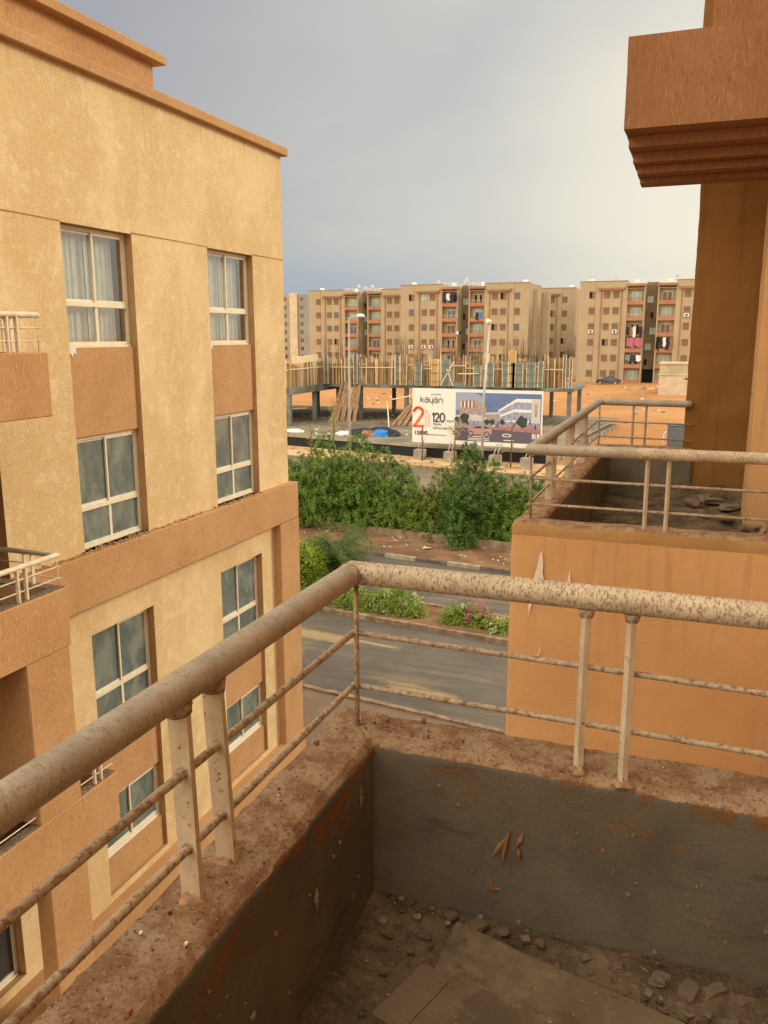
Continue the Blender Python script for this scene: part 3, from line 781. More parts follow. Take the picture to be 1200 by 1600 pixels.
# floor of the near balcony: uneven, dirty
def dirty_floor(x0, x1, y0, y1, z, amp, res, name, label, bank=None):
    nx_, ny_ = int((x1-x0)/res), int((y1-y0)/res); b = MB(); k = b._m('floor')
    for j in range(ny_+1):
        for i in range(nx_+1):
            x, y = x0+(x1-x0)*i/nx_, y0+(y1-y0)*j/ny_
            h = amp*(noise.fractal(Vector((x*5, y*5, 3)), 1, 2, 6))+amp*.35*noise.noise(Vector((x*40, y*40, 3)))
            if bank: h += bank(x, y)
            b.v.append((x, y, z+h))
    for j in range(ny_):
        for i in range(nx_): a = j*(nx_+1)+i; b.f.append((a, a+1, a+nx_+2, a+nx_+1)); b.mi.append(k); b.smooth.append(True)
    return b.build(name, OB, label)
dirty_floor(-.80, .9, -1.45, 2.02, -1.60, .010, .011, 'balcony_floor', 'dirty cement floor of the near balcony',
            lambda x, y: .022*math.exp(-((2.01-y)/.10)**2)+.016*math.exp(-((x+.79)/.09)**2)+.028*math.exp(-((x-.1)**2/.10+(y-1.93)**2/.006)))
b = MB(); b.box(-.93, .895, -1.44, 2.16, -1.775, -1.665, 'concrete'); b.build('slab', OB)
def lump(r, seedv, name='cement_lump'):
    b = MB(); k = b._m('lump')
    import bmesh
    bm = bmesh.new(); bmesh.ops.create_icosphere(bm, subdivisions=2, radius=1)
    sx, sy_, sz = random.uniform(.8, 1.3), random.uniform(.6, 1.1), random.uniform(.35, .6)
    idx = {}
    for v in bm.verts:
        p = v.co; q = p*1.3+Vector((seedv*3.1, 0, 0)); k2 = 1+.45*noise.noise(q)+.2*noise.noise(q*3)
        cc = Vector((max(-.75, min(.75, p.x)), max(-.75, min(.75, p.y)), max(-.6, min(.6, p.z))))
        idx[v.index] = len(b.v); b.v.append((cc.x*sx*k2*r, cc.y*sy_*k2*r, cc.z*sz*k2*r+r*.2))
    for f in bm.faces: b.f.append(tuple(idx[v.index] for v in f.verts)); b.mi.append(k); b.smooth.append(False)
    bm.free()
    return b.build(name)
protos = [lump(1.0, i) for i in range(5)]
lspots = [(-.60, 1.90, .022, 'flat cement lump left of the plywood sheet, by the front wall'), (-.66, 1.74, .015, 'small cement lump near the dark left wall of the near balcony'), (-.47, 1.965, .026, 'cement lump just behind the corner of the plywood sheet'),
          (-.70, 1.87, .018, 'cement lump near the inner corner of the near balcony'), (-.40, 1.965, .020, 'second cement lump behind the plywood sheet, counting from its corner'), (-.30, 1.955, .017, 'small lump between the plywood sheet and the grey wall'),
          (.00, 1.93, .030, 'large cement lump in the rubble right of the plywood sheet'), (.07, 1.92, .027, 'cement lump in the middle of the rubble heap at the right'), (.13, 1.94, .034, 'biggest cement lump of the rubble at the right edge'),
          (.06, 1.86, .022, 'cement lump nearest the viewer in the rubble heap'), (.16, 1.86, .030, 'broken cement lump at the front right of the rubble heap'), (-.10, 1.94, .020, 'cement lump left of the rubble heap by the grey wall'),
          (-.55, 1.98, .019, 'small lump at the foot of the front wall beside the corner'), (.20, 1.93, .024, 'rightmost cement lump at the foot of the front wall'), (-.74, 1.66, .012, 'tiny lump at the foot of the left wall')]
for i, (x, y, r, lb) in enumerate(lspots):
    o = protos[i % 5] if i < 5 else protos[i % 5].copy()
    if i >= 5: COL.objects.link(o)
    o.location = (x, y, -1.588+(.02 if y > 1.9 else 0)); o.scale = (r, r, r); o.rotation_euler = (0, 0, random.uniform(0, 6)); tag(o, lb, 'cement lump', 'cement lumps on the near balcony floor')
b = MB()
for i in range(380):
    c_ = random.random()
    if c_ < .45: x, y = random.uniform(-.15, .3), random.uniform(1.78, 2.0)
    elif c_ < .75: x, y = random.uniform(-.78, .3), 2.0-abs(random.gauss(0, .05))
    else: x, y = random.uniform(-.78, -.5), random.uniform(1.3, 2.0)
    if -.52 < x and y < 1.93-(x+.52)*.22: continue
    r = random.choice([random.uniform(.0015, .004)]*4+[random.uniform(.004, .013)])
    a = random.uniform(0, 3)
    b.obox((x, y, -1.588+.02*math.exp(-((2.01-y)/.10)**2)+r*.3), (r*math.cos(a), r*math.sin(a), 0), (-r*math.sin(a)*.7, r*math.cos(a)*.7, r*.2), (0, -r*.1, r*random.uniform(.15, .5)), random.choice(['lump', 'floor', 'flake'] if i % 31 == 0 else ['lump', 'floor']))
tag(b.build('crumbs'), 'cement crumbs strewn over the near balcony floor', 'crumbs', kind='stuff')
# boards on the floor
b = MB()
P4 = [(-.526, 1.946), (.30, 1.735), (.06, 1.0), (-.545, 1.18)]
z = -1.556
nb = 40
ed = []
for (p, q) in zip(P4, P4[1:]+P4[:1]):
    for i in range(nb):
        t = i/nb; x, y = p[0]+(q[0]-p[0])*t, p[1]+(q[1]-p[1])*t
        ed.append((x+.004*noise.noise(Vector((x*30, y*30, 0))), y+.005*noise.noise(Vector((x*30, y*30, 5)))))
zf = lambda x, y: z+.006*noise.noise(Vector((x*3, y*3, 0)))
n0 = len(ed)
b.v = [(x, y, zf(x, y)) for x, y in ed]+[(x, y, zf(x, y)-.014) for x, y in ed]; k = b._m('ply'); k2 = b._m('brownt')
b.f.append(tuple(range(n0))[::-1]); b.mi.append(k); b.smooth.append(False)
for i in range(n0): b.f.append((i, (i+1) % n0, n0+(i+1) % n0, n0+i)); b.mi.append(k); b.smooth.append(False)
tag(b.build('plywood_sheet'), 'large warped plywood sheet lying on the near balcony floor', 'board')
b = MB(); b.obox((-.585, 1.60, -1.560), (.034, -.012, 0), (-.05, -.17, 0), (0, 0, .009), 'ply')
c0 = Vector((-.553, 1.655, -1.562)); u = Vector((.042, -.016, .002)); v = Vector((-.063, -.20, 0))
b = MB(); ring = []
for (a, d) in [(-1, -1), (-1, .85), (-.8, 1), (.7, 1), (1, .85), (1, -1)]:
    ring.append(c0+u*a-v*d*.5*1.0)
b.v = [tuple(p+Vector((0, 0, .010))) for p in ring]+[tuple(p-Vector((0, 0, .008))) for p in ring]; k = b._m('ply')
b.f = [tuple(range(6)), tuple(range(6, 12))[::-1]]+[(i, i+6, (i+1) % 6+6, (i+1) % 6) for i in range(6)]; b.mi = [k]*8; b.smooth = [False]*8
tag(b.build('short_board'), 'short narrow board lying beside the large plywood sheet', 'board')

# near railing
def wob(p): return p
r = MB(); r.tube([(-.885, -1.44, -.648), (-.885, 2.10, -.648), (.895, 2.10, -.652)], .0328, 'pipe_dirty', 28, True, .015, step=.03)
me_split = 0
# two runs so that the left one can be the cleaner paint
r = MB()
r.tube([(-.885, -1.44, -.648), (-.885, 2.10, -.648), (.895, 2.10, -.652)], .0328, 'pipe_dirty', 28, True, .012, step=.03)
kc = r._m('pipe_clean'); r.mi = [kc if (sum(r.v[q][1] for q in f)/len(f) < 2.04 and sum(r.v[q][0] for q in f)/len(f) < -.84) else m for f, m in zip(r.f, r.mi)]
NR = r.build('railing', OB, 'nearest railing, cream paint peeling off its handrail')
def sub(fn, name, parent): s = MB(); fn(s); return s.build(name, parent)
for z0, z1, zr in ((-.815, -.825, -.85), (-.985, -.985, -1.006)):
    sub(lambda s: s.tube([(-.885, -1.44, z0), (-.885, 2.08, z1)], .0092, 'bar', 10, step=.05, jit=.06), 'crossbar', NR)
    sub(lambda s: s.tube([(-.885, 2.075, z1), (-.885, 2.10, z1), (-.2, 2.10, (z1+zr)/2), (.895, 2.10, zr-.01)], .0082, 'bar', 10, step=.05, jit=.10), 'crossbar', NR)
sub(lambda s: s.tube([(-.872, 2.088, -1.105), (-.876, 2.098, -.66)], .0078, 'bar', 8), 'post', NR)
for yb, yt in ((1.262, 1.25), (1.394, 1.368), (.2, .2), (.33, .33)):
    def pf(s, yb=yb, yt=yt):
        s.plank((-.887, yb, -1.108), (-.889, yt, -.672), .044, .014, 'post')
        for z in (-.82, -.985):
            y = yb+(yt-yb)*((z+1.1)/.43); s.tube([(-.886, y-.0095, z), (-.886, y-.0065, z)], .0125, 'bar', 12)
    sub(pf, 'post', NR)
for xb, yb, xt in ((-.236, 2.045, -.240), (-.122, 2.015, -.128)):
    sub(lambda s: s.tube([(xb, yb, -1.106), (xt, 2.10, -.67)], .0125, 'post', 4, smooth=False), 'post', NR)
for (x, y) in ((-.889, 1.25), (-.889, 1.368)):
    s = MB(); s.tube([(x, y, -.700), (x, y, -.672)], [.026, .030], 'bar', 10, jit=.3); s.build('weld', NR)
for x in (-.240, -.128): s = MB(); s.tube([(x, 2.10, -.702), (x, 2.10, -.680)], [.016, .021], 'bar', 8, jit=.3); s.build('weld', NR)
s = MB(); s.tube([(-.885, 2.064, -.648), (-.885, 2.072, -.648)], .0345, 'bar', 20, jit=.08); s.build('weld', NR)
# cement collars where posts stand
for (x, y, r0) in [(-.887, 1.262, .042), (-.887, 1.394, .040), (-.236, 2.045, .03), (-.122, 2.02, .034)]:
    b = MB()
    k_ = b._m('mortar'); nu, nv = 22, 7; i0 = 0
    for j in range(nv+1):
        for i in range(nu):
            an = 6.28*i/nu; t = j/nv; q = Vector((math.cos(an)*1.6+x*9, math.sin(an)*1.6+y*9, t)); rr = r0*.78*(1-t*.6)*(1+.45*noise.noise(q))
            b.v.append((x+rr*math.cos(an), y+rr*math.sin(an)*.9, -1.104+.015*t**.7*(1+.6*noise.noise(q*2.3))))
    for j in range(nv):
        for i in range(nu): b.f.append((j*nu+i, j*nu+(i+1) % nu, (j+1)*nu+(i+1) % nu, (j+1)*nu+i)); b.mi.append(k_); b.smooth.append(True)
    b.f.append(tuple(nv*nu+i for i in range(nu))); b.mi.append(k_); b.smooth.append(True)
    b.build('post_mortar', NR)

# ---- neighbouring balcony
b = MB(); b.box(-1.022, .45, 4.96, 9.04, G, -1.78, 'orange'); b.build('wall', OB)
def parapet_front():
    # orange face below a dirty rim, modelled as one displaced shell
    return swept_parapet
def nb_parapet():
    # U shape: front (south), left, far (north); profile offset inwards, outer orange continues down
    th = .17; zt = -1.1; e = .02; prof = []
    def seg(a, c, n, z0, z1):
        for i in range(n): t = i/n; prof.append((a[0]+(c[0]-a[0])*t, a[1]+(c[1]-a[1])*t, z0+(z1-z0)*t))
    seg((0, -3.6), (0, zt-e), 40, 0, 0); seg((0, zt-e), (e*.7, zt), 2, .35, .9); seg((e*.7, zt), (th-e, zt), 8, 1, 1); seg((th-e, zt), (th, zt-e*1.4), 3, 1, 1.5); seg((th, zt-e*1.4), (th, -1.66), 10, 1.7, 2.4); prof.append((th, -1.66, 2.4))
    x0, y0, y1, xe, xf = -1.035, 4.945, 9.05, .9, -.06
    V, Z, P = [], [], len(prof); secs = []
    res = .03
    n0, n1, n2 = int((xe-x0)/res), int((y1-y0)/.04), int((xf-x0)/.04)
    for i in range(n0+n1+n2+1):
        for (o, z, zn) in prof:
            if i <= n0: t = i/n0; p = Vector((xe+(x0+o-xe)*t, y0+o, z))
            elif i <= n0+n1: t = (i-n0)/n1; p = Vector((x0+o, y0+o+(y1-o-y0-o)*t, z))
            else: t = (i-n0-n1)/n2; p = Vector((x0+o+(xf-x0-o)*t, y1-o, z))
            q = p*7; d = Vector((noise.noise(q), noise.noise(q+Vector((9, 3, 1))), noise.noise(q+Vector((2, 7, 5)))))
            k = .012 if .3 < zn < 1.7 else .004
            V.append(tuple(p+d*k)); Z.append(zn)
    b = MB(); b.v = V; kk = b._m('parapet'); ko = b._m('orange')
    for i in range(n0+n1+n2):
        for j in range(P-1):
            a = i*P+j; b.f.append((a, a+1, a+P+1, a+P)); b.mi.append(ko if prof[j+1][1] < zt-.05 and prof[j][2] == 0 else kk); b.smooth.append(True)
    # butt end of the far wall
    i0 = (n0+n1+n2)*P; b.f.append(tuple(i0+j for j in range(P))); b.mi.append(kk); b.smooth.append(False)
    return b.build('parapet', OB, "neighbouring balcony's parapet, orange outside and grey inside", attr=Z)
nb_parapet()
dirty_floor(-.87, .9, 5.1, 8.95, -1.60, .03, .03, 'balcony_floor', 'cement littered floor of the neighbouring balcony',
            lambda x, y: .10*math.exp(-((8.9-y)/.35)**2)*(1 if x > -.1 else max(0, 1-(-.1-x)/.3))+.05*math.exp(-((x-.3)/.35)**2)*max(0, noise.noise(Vector((x*3, y*3, 1)))+.4))
b = MB(); b.box(.452, .898, 4.925, 5.3, G, -1.18, 'pink'); b.build('wall', OB, 'paler strip of wall right of the neighbouring balcony')
# pier at the far end of it, and the nearer narrow one
b = MB()
def rough_box(b, x0, x1, y0, y1, z0, z1, m, amp=.012, res=.06, ins=.02):
    # left and front faces subdivided and displaced
    def grid(P, U, V_, nu, nv):
        i0 = len(b.v); k = b._m(m)
        for j in range(nv+1):
            for i in range(nu+1):
                p = Vector(P)+Vector(U)*(i/nu)+Vector(V_)*(j/nv); q = p*6
                b.v.append(tuple(p+Vector((noise.noise(q), noise.noise(q+Vector((5, 1, 2))), 0))*amp))
        for j in range(nv):
            for i in range(nu): a = i0+j*(nu+1)+i; b.f.append((a, a+1, a+nu+2, a+nu+1)); b.mi.append(k); b.smooth.append(True)
    nz = max(2, int((z1-z0)/res))
    grid((x0, y0, z0), (x1-x0, 0, 0), (0, 0, z1-z0), max(2, int((x1-x0)/res)), nz)
    grid((x0, y1, z0), (0, y0-y1, 0), (0, 0, z1-z0), max(2, int((y1-y0)/res)), nz)
    b.box(x0+ins, x1, y0+ins, y1, z0, z1, m)
rough_box(b, -.158, 1.2, 8.93, 9.6, -3.5, 1.6, 'rust'); b.build('pier', OB, 'dark orange pier behind the neighbouring balcony')
b = MB(); rough_box(b, .393, .70, 7.55, 8.15, -1.62, 4.0, 'orange', .004); b.build('pier', OB)
b = MB(); b.box(.70, .90, 8.0, 8.05, -1.6, .9, 'white_frame'); b.box(.72, .77, 7.93, 7.99, -1.6, .9, 'white_frame'); b.box(.622, .66, 7.46, 7.53, -1.6, -.1, 'white_frame'); b.build('door_frame', OB)
for i, (x0, x1, lab) in enumerate([(.46, .66, 'thin leaning batten with the wider foot, by the far balcony pier'), (.50, .72, 'second thin batten leaning in the rubble by the far balcony pier')]):
    b = MB(); b.plank((x0, 6.95-i*.1, -1.56), (x1, 7.35, -1.30), .035, .02, 'wood_b'); tag(b.build('batten'), lab, 'batten', 'battens on the neighbouring balcony')
lsp = [(-.02, 8.30, .10), (.16, 8.45, .13), (.30, 8.2, .09), (.05, 7.9, .07), (.25, 7.7, .10), (.42, 7.3, .10), (.46, 7.1, .07), (.33, 7.0, .06), (.1, 8.6, .12), (.5, 7.35, .08)]
for i, (x, y, r) in enumerate(lsp):
    o = protos[i % 5].copy(); COL.objects.link(o); o.location = (x, y, -1.55); o.scale = (r, r, r*.8); o.rotation_euler.z = i*1.7
    tag(o, ['chunk at the foot of the dark pier, left of the others', 'biggest chunk in the rubble at the foot of the dark pier', 'chunk in the middle of the neighbouring balcony rubble', 'small chunk out on the neighbouring floor, nearest its grey wall', 'chunk lying before the narrow pier', 'chunk beside the leaning battens', 'small chunk in front of the leaning battens', 'smallest chunk near the battens, close to the front parapet', 'farthest chunk, against the dark pier', 'chunk touching the door side of the narrow pier'][i], 'cement chunk', 'cement chunks on the neighbouring balcony')
# its railing
r = MB(); r.tube([(.895, 5.035, -.66), (-.94, 4.985, -.66), (-.992, 8.93, -.66), (-.095, 8.885, -.66)], .0340, 'pipe_clean', 20, True, .01, step=.06)
kd = r._m('pipe_dirty'); r.mi = [kd if (sum(r.v[q][1] for q in f)/len(f) < 5.06 and sum(r.v[q][0] for q in f)/len(f) > -.3) else m for f, m in zip(r.f, r.mi)]
NB = r.build('railing', OB, "neighbouring balcony's cream pipe railing")
for zz in (-.842, -1.0):
    sub(lambda s: s.tube([(.895, 5.03, zz-.005), (-.955, 5.03, zz)], .0085, 'bar', 8), 'crossbar', NB)
    sub(lambda s: s.tube([(-.95, 5.0, zz), (-.985, 8.95, zz)], .0085, 'bar', 8), 'crossbar', NB)
    sub(lambda s: s.tube([(-.98, 8.9, zz-.01), (-.07, 8.88, zz-.02)], .0085, 'bar', 8), 'crossbar', NB)
sub(lambda s: s.tube([(-.94, 5.04, -1.11), (-.945, 5.0, -.66)], .008, 'bar', 8), 'post', NB)
sub(lambda s: s.tube([(-.985, 8.93, -1.11), (-.99, 8.93, -.66)], .008, 'bar', 8), 'post', NB)
for y in (5.75, 5.90, 6.68, 6.83, 7.56, 7.71): sub(lambda s: s.plank((-.945-(y-5)*.012, y, -1.11), (-.947-(y-5)*.012, y, -.67), .048, .022, 'post'), 'post', NB)
for x in (-.268, -.151): sub(lambda s: s.tube([(x, 4.985, -1.11), (x-.004, 5.02, -.67)], .0125, 'post', 4, smooth=False), 'post', NB)
for x in (-.654, -.53): sub(lambda s: s.tube([(x, 8.93, -1.11), (x, 8.92, -.67)], .0125, 'post', 4, smooth=False), 'post', NB)
# white scars on the orange face
b = MB(); YF = 4.932
def scar(pts): b.poly([(x, YF, z) for x, z in pts], 'flake'); b.poly([(x, YF-.004, z) for x, z in pts], 'flake')
scar([(-.845, -1.262), (-.832, -1.34), (-.835, -1.40), (-.822, -1.46), (-.838, -1.50), (-.900, -1.55), (-.905, -1.50), (-.89, -1.45), (-.872, -1.38), (-.858, -1.30)])
scar([(-.905, -1.56), (-.885, -1.57), (-.90, -1.63), (-.91, -1.68), (-.915, -1.62)])
scar([(-.672, -1.365), (-.665, -1.46), (-.668, -1.55), (-.70, -1.56), (-.69, -1.46)])
scar([(-.835, -1.865), (-.828, -1.90), (-.845, -1.94), (-.865, -1.965), (-.848, -1.93), (-.838, -1.90)])
b.build('paint_scar', OB)
# ---- corbelled balcony above, seen from below
b = MB()
steps = [(-.703, 7.00, 1.527, 2.166), (-.686, 7.24, 1.443, 1.525), (-.664, 7.45, 1.366, 1.441), (-.640, 7.60, 1.306, 1.364), (-.628, 7.80, 1.262, 1.304)]
for i, (x, y, z0, z1) in enumerate(steps):
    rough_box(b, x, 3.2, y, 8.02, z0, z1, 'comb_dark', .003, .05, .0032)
b.build('balcony_parapet', OB, 'corbelled parapet of the balcony above, at the upper right')
b = MB(); rough_box(b, -.245, 1.2, 8.93, 9.6, 1.62, 6.5, 'rust', .008); b.build('pier', OB, 'dark orange pier rising behind the corbelled parapet')
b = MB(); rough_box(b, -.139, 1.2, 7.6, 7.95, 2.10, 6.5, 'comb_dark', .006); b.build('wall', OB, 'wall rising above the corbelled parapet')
# ================================================================== far apartment blocks
def far_block(xc, Y, zb, label, parts=('L', 'R'), floors=6, group=None, ac=(), rail=True, seed=0, copy_of=None, trim=True):
    rnd = random.Random(seed)
    st = 2.93; H = floors*st+1.25
    T = thing('apartment_block', label, 'building', (xc, Y, zb), group, world=False)
    def P(o): 
        o.parent = T; o.location = (0, 0, 0); return o
    b = MB(); D = 13
    # wings, stair core, back
    b.box(-13.1, -4.3, 0, D, -1, H, 'house'); b.box(4.3, 13.1, 0, D, -1, H, 'house')
    b.box(-4.3, -1.1, 1.3, D, -1, H-.5, 'balc_wall'); b.box(1.1, 4.3, 1.3, D, -1, H-.5, 'balc_wall')
    b.box(-1.1, 1.1, 3.2, D, -1, H-.1, 'house_dark')
    for s in (-1, 1):
        b.box(min(s*1.1, s*1.35), max(s*1.1, s*1.35), .1, 1.29, -1, H-.5, 'house')
        b.box(min(s*1.101, s*1.15), max(s*1.101, s*1.15), 1.3, 3.19, -1, H-.5, 'house_dark')
    P(b.build('wall'))
    for s in (-1, 1):
        for f in range(1, floors+1):
            z = f*st; b = MB(); b.box(min(s*4.29, s*1.36), max(s*4.29, s*1.36), .12, 1.29, z-.14, z, 'house'); P(b.build('balcony_slab'))
        b = MB(); b.box(min(s*4.5, s*1.0), max(s*4.5, s*1.0), -.35, 1.29, H-.95, H-.55, 'house_trim'); b.box(min(s*4.45, s*1.05), max(s*4.45, s*1.05), -.30, 1.2, H-.55, H-.45, 'house'); P(b.build('balcony_roof'))
    for s in (-1, 1):
        b = MB()
        # panel: raised pilasters, shallow lintel
        for x in (s*5.35, s*9.05): b.box(x-.12, x+.12, -.10, -.002, .4, H-1.55, 'house_trim' if trim else 'house')
        b.box(min(s*4.9, s*9.5), max(s*4.9, s*9.5), -.55, -.002, H-1.55, H-1.2, 'house_trim' if trim else 'house'); b.box(min(s*4.75, s*9.65), max(s*4.75, s*9.65), -.62, -.002, H-1.2, H-.95, 'house')
        P(b.build('lintel'))
    b = MB()
    b.box(-13.15, -4.25, -.06, .2, H, H+.12, 'house_trim'); P(b.build('coping')); b = MB(); b.box(4.25, 13.15, -.06, .2, H, H+.12, 'house_trim'); P(b.build('coping'))
    for s in (-1, 1): b = MB(); b.box(s*10.2-.04, s*10.2+.04, -.02, -.001, 0, H, 'house_trim'); P(b.build('downpipe'))
    wm = {}
    def win_mesh(kind, w=1.05, h=1.2):
        if kind in wm: return wm[kind].copy()
        b = MB(); b.box(-w/2-.05, w/2+.05, -.05, -.001, -h/2-.05, h/2+.05, 'house_trim')
        if kind == 'shut':
            b.box(-w/2, -.01, -.075, -.051, -h/2, h/2, 'shutter'); b.box(.01, w/2, -.075, -.051, -h/2, h/2, 'shutter')
            for q in range(9): b.box(-w/2+.05, w/2-.05, -.082, -.0755, -h/2+.1+q*.12, -h/2+.14+q*.12, 'trunk')
        elif kind == 'open':
            b.box(-w/2, 0, -.06, -.051, -h/2, h/2, 'black'); b.box(.0, w/2, -.075, -.0605, -h/2, h/2, 'shutter')
        elif kind == 'glass':
            b.box(-w/2, w/2, -.06, -.051, -h/2, h/2, 'aqua'); b.box(-.03, .03, -.075, -.061, -h/2, h/2, 'carp')
        elif kind == 'dark':
            b.box(-w/2, w/2, -.06, -.051, -h/2, h/2, 'dglass'); b.box(-.03, .03, -.075, -.061, -h/2, h/2, 'shutter')
        o = b.build('window'); wm[kind] = o; o['_first'] = 1; return o
    def put(o, x, y, z, lab=None):
        if o.name not in COL.objects: COL.objects.link(o)
        o.parent = T; o.location = (x, y, z); 
        if lab: o['label'] = lab
    for f in range(floors):
        z = f*st+1.75
        for x in (-10.75, -8.05, -6.35, 6.35, 8.05, 10.75):
            k = rnd.choices(['shut', 'open', 'dark', 'glass'], [.80, .07, .1, .03])[0]
            put(win_mesh(k), x, 0 if abs(x) > 10 else 0, z)
        if f > 0: put(win_mesh('open' if rnd.random() < .5 else 'glass'), .35 if rnd.random() < .5 else -.35, 3.2, f*st+.9)
        # balcony fronts and doors
        for s in (-1, 1):
            b = MB(); x0, x1 = min(s*4.28, s*1.36), max(s*4.28, s*1.36)
            if f > 0 or True:
                b.box(x0, x1, .0, .11, f*st-.10, f*st+.62, 'red_par')
                P(b.build('balcony_front'))
                if f > 0:
                    b = MB(); m_ = rnd.choice(['trunk', 'steelform', 'white_rail'])
                    b.tube([(x0, .05, f*st+1.05), (x1, .05, f*st+1.05)], .025, m_, 5)
                    for q in range(9): xx = x0+.1+(x1-x0-.2)*q/8; b.tube([(xx, .05, f*st+.62), (xx, .05, f*st+1.05)], .012, m_, 4)
                    P(b.build('balcony_rail'))
            k = rnd.choice(['aqua', 'dglass', 'aqua', 'shutter', 'balc'])
            b = MB(); xc_ = s*2.75
            if k == 'balc':
                for q in (-.5, .5): b.box(xc_+q-.2, xc_+q+.2, 1.25, 1.298, f*st+.1, f*st+2.1, 'black')
            else:
                b.box(xc_-.85, xc_+.85, 1.24, 1.298, f*st+.05, f*st+2.2, 'white_frame'); b.box(xc_-.78, xc_-.04, 1.22, 1.239, f*st+.1, f*st+2.12, k); b.box(xc_+.04, xc_+.78, 1.22, 1.239, f*st+.1, f*st+2.12, k)
            P(b.build('balcony_door'))
    if not True: pass
    if zb > -9.5:
        b = MB(); b.box(-1.09, 1.09, 3.0, 3.19, 0, 2.5, 'black'); b.box(-1.09, 1.09, 2.7, 3.19, 2.55, 3.3, 'house_dark'); P(b.build('entrance'))
    for (x, f) in ac:
        b = MB(); b.box(-.42, .42, -.42, -.09, -.32, .32, 'white', .03); b.tube([(0, -.425, 0), (0, -.43, 0)], .24, 'carp', 14); b.box(-.40, -.34, -.45, -.09, -.42, -.33, 'galv'); b.box(.34, .40, -.45, -.09, -.42, -.33, 'galv')
        o = P(b.build('air_conditioner')); o.location = (x, 0, f*st+.85)
    if rail:
        b = MB()
        for s in (-1, 1):
            x0, x1 = min(s*4.3, s*1.2), max(s*4.3, s*1.2)
            b.box(x0, x1, .0, .06, H+.25, H+.32, 'white_rail')
            for q in range(6): xx = x0+.05+(x1-x0-.1)*q/5; b.box(xx-.03, xx+.03, 0, .06, H-.45, H+.25, 'white_rail')
        b.box(-4.3, 4.3, 5.0, 5.06, H+.2, H+.26, 'white_rail'); P(b.build('roof_railing'))
    # roof clutter
    for (x, y) in [(rnd.uniform(-12, 12), rnd.uniform(1, 6)) for _ in range(3)]:
        b = MB(); hh = H+rnd.uniform(.5, 1.1); b.tube([(x, y, H-.6), (x, y, hh)], .03, 'rebar', 4); b.tube([(x, y-.05, hh), (x+.06, y-.16, hh+.05)], [.12, .42], 'galv', 10); P(b.build('satellite_dish'))
    for s in (-1, 1):
        b = MB(); b.tube([(s*11.5, 4, H), (s*11.5, 4, H+.75)], .5, 'white', 12); b.tube([(s*3, 4, H-.5), (s*3, 4, H+.45)], .4, 'white', 12); P(b.build('roof_tank'))
    return T
GR = 'apartment blocks beyond the building site'
Q = far_block(-45.7, 165.5, -8.75, 'tan six storey block behind the billboard, tallest of the middle blocks', group=GR, ac=((-10.75, 2), (-8.05, 2), (-6.35, 2)), seed=3)
b = MB(); b.box(13.11, 13.9, 4.5, 12.5, -1, 17.9, 'house'); b.box(13.91, 15.1, 9.5, 12.5, -1, 17.5, 'house'); o = b.build('side_wing'); o.parent = Q
Pb = far_block(-72.0, 177.5, -8.75, 'tan block at the left end, standing behind the curved lamp post', group=GR, seed=5)
Mb = far_block(-40.4, 190.0, -8.6, 'lower looking tan block set back between its two neighbours', group=GR, seed=8, rail=False)
Rb = far_block(-10.3, 168.0, -8.75, 'tan block at the right with laundry and a parked dark car in front', group=GR, ac=((-10.75, 3), (-6.35, 3), (6.35, 4)), seed=12)
# hazy far block at the extreme left
def hazy():
    T = thing('apartment_block', 'pale distant block with white stair tower seen left of all the tan blocks', 'building', (-142, 285, -9), world=False)
    def add(name, *a):
        b = MB(); b.box(*a); o = b.build(name); o.parent = T
    add('wall', -9, 9, 0, 14, 0, 24.2, 'far_l'); add('stair_tower', -2.2, .9, -.8, -.01, 0, 24.6, 'cream'); add('grey_wing', 4.2, 8.9, -1.4, -.01, 0, 24.0, 'far_g'); add('edge_wing', 9.01, 12, -3, 6, 0, 24.2, 'far_l')
    proto = None
    for f in range(8):
        for x, m_ in ((-4.4, 'w'), (2.4, 'w'), (10.6, 'w')):
            if proto is None:
                b = MB(); b.box(-.55, .55, -.06, -.002, -.6, .6, 'dglass'); b.box(-.65, .65, -.03, -.001, -.7, .7, 'house_trim'); proto = b.build('window'); o = proto
            else: o = proto.copy(); COL.objects.link(o)
            o.parent = T; o.location = (x, -3 if x > 9 else 0, f*2.95+1.8)
    return T
hazy()
# cream utility building at the right
U = thing('utility_building', 'small cream flat roofed building at the right, beside the dark orange pier', 'building', (-4.4, 140, -9.2), world=False)
for nm, a in (('wall', (-2.35, 5, 0, 6, 0, 3.2, 'cream')), ('upper_wall', (-2.3, 5, .1, 6, 3.4, 4.9, 'balc_wall')), ('ledge', (-2.5, 5.1, -.15, 6.1, 3.2, 3.4, 'cream')), ('roof_edge', (-2.45, 5.1, -.1, 6.1, 4.9, 5.15, 'cream')), ('vent', (1.5, 2.1, -.05, -.002, 2.6, 2.8, 'black'))):
    b = MB(); b.box(*a[:6], a[6], .02 if nm != 'vent' else 0); o = b.build(nm, U)
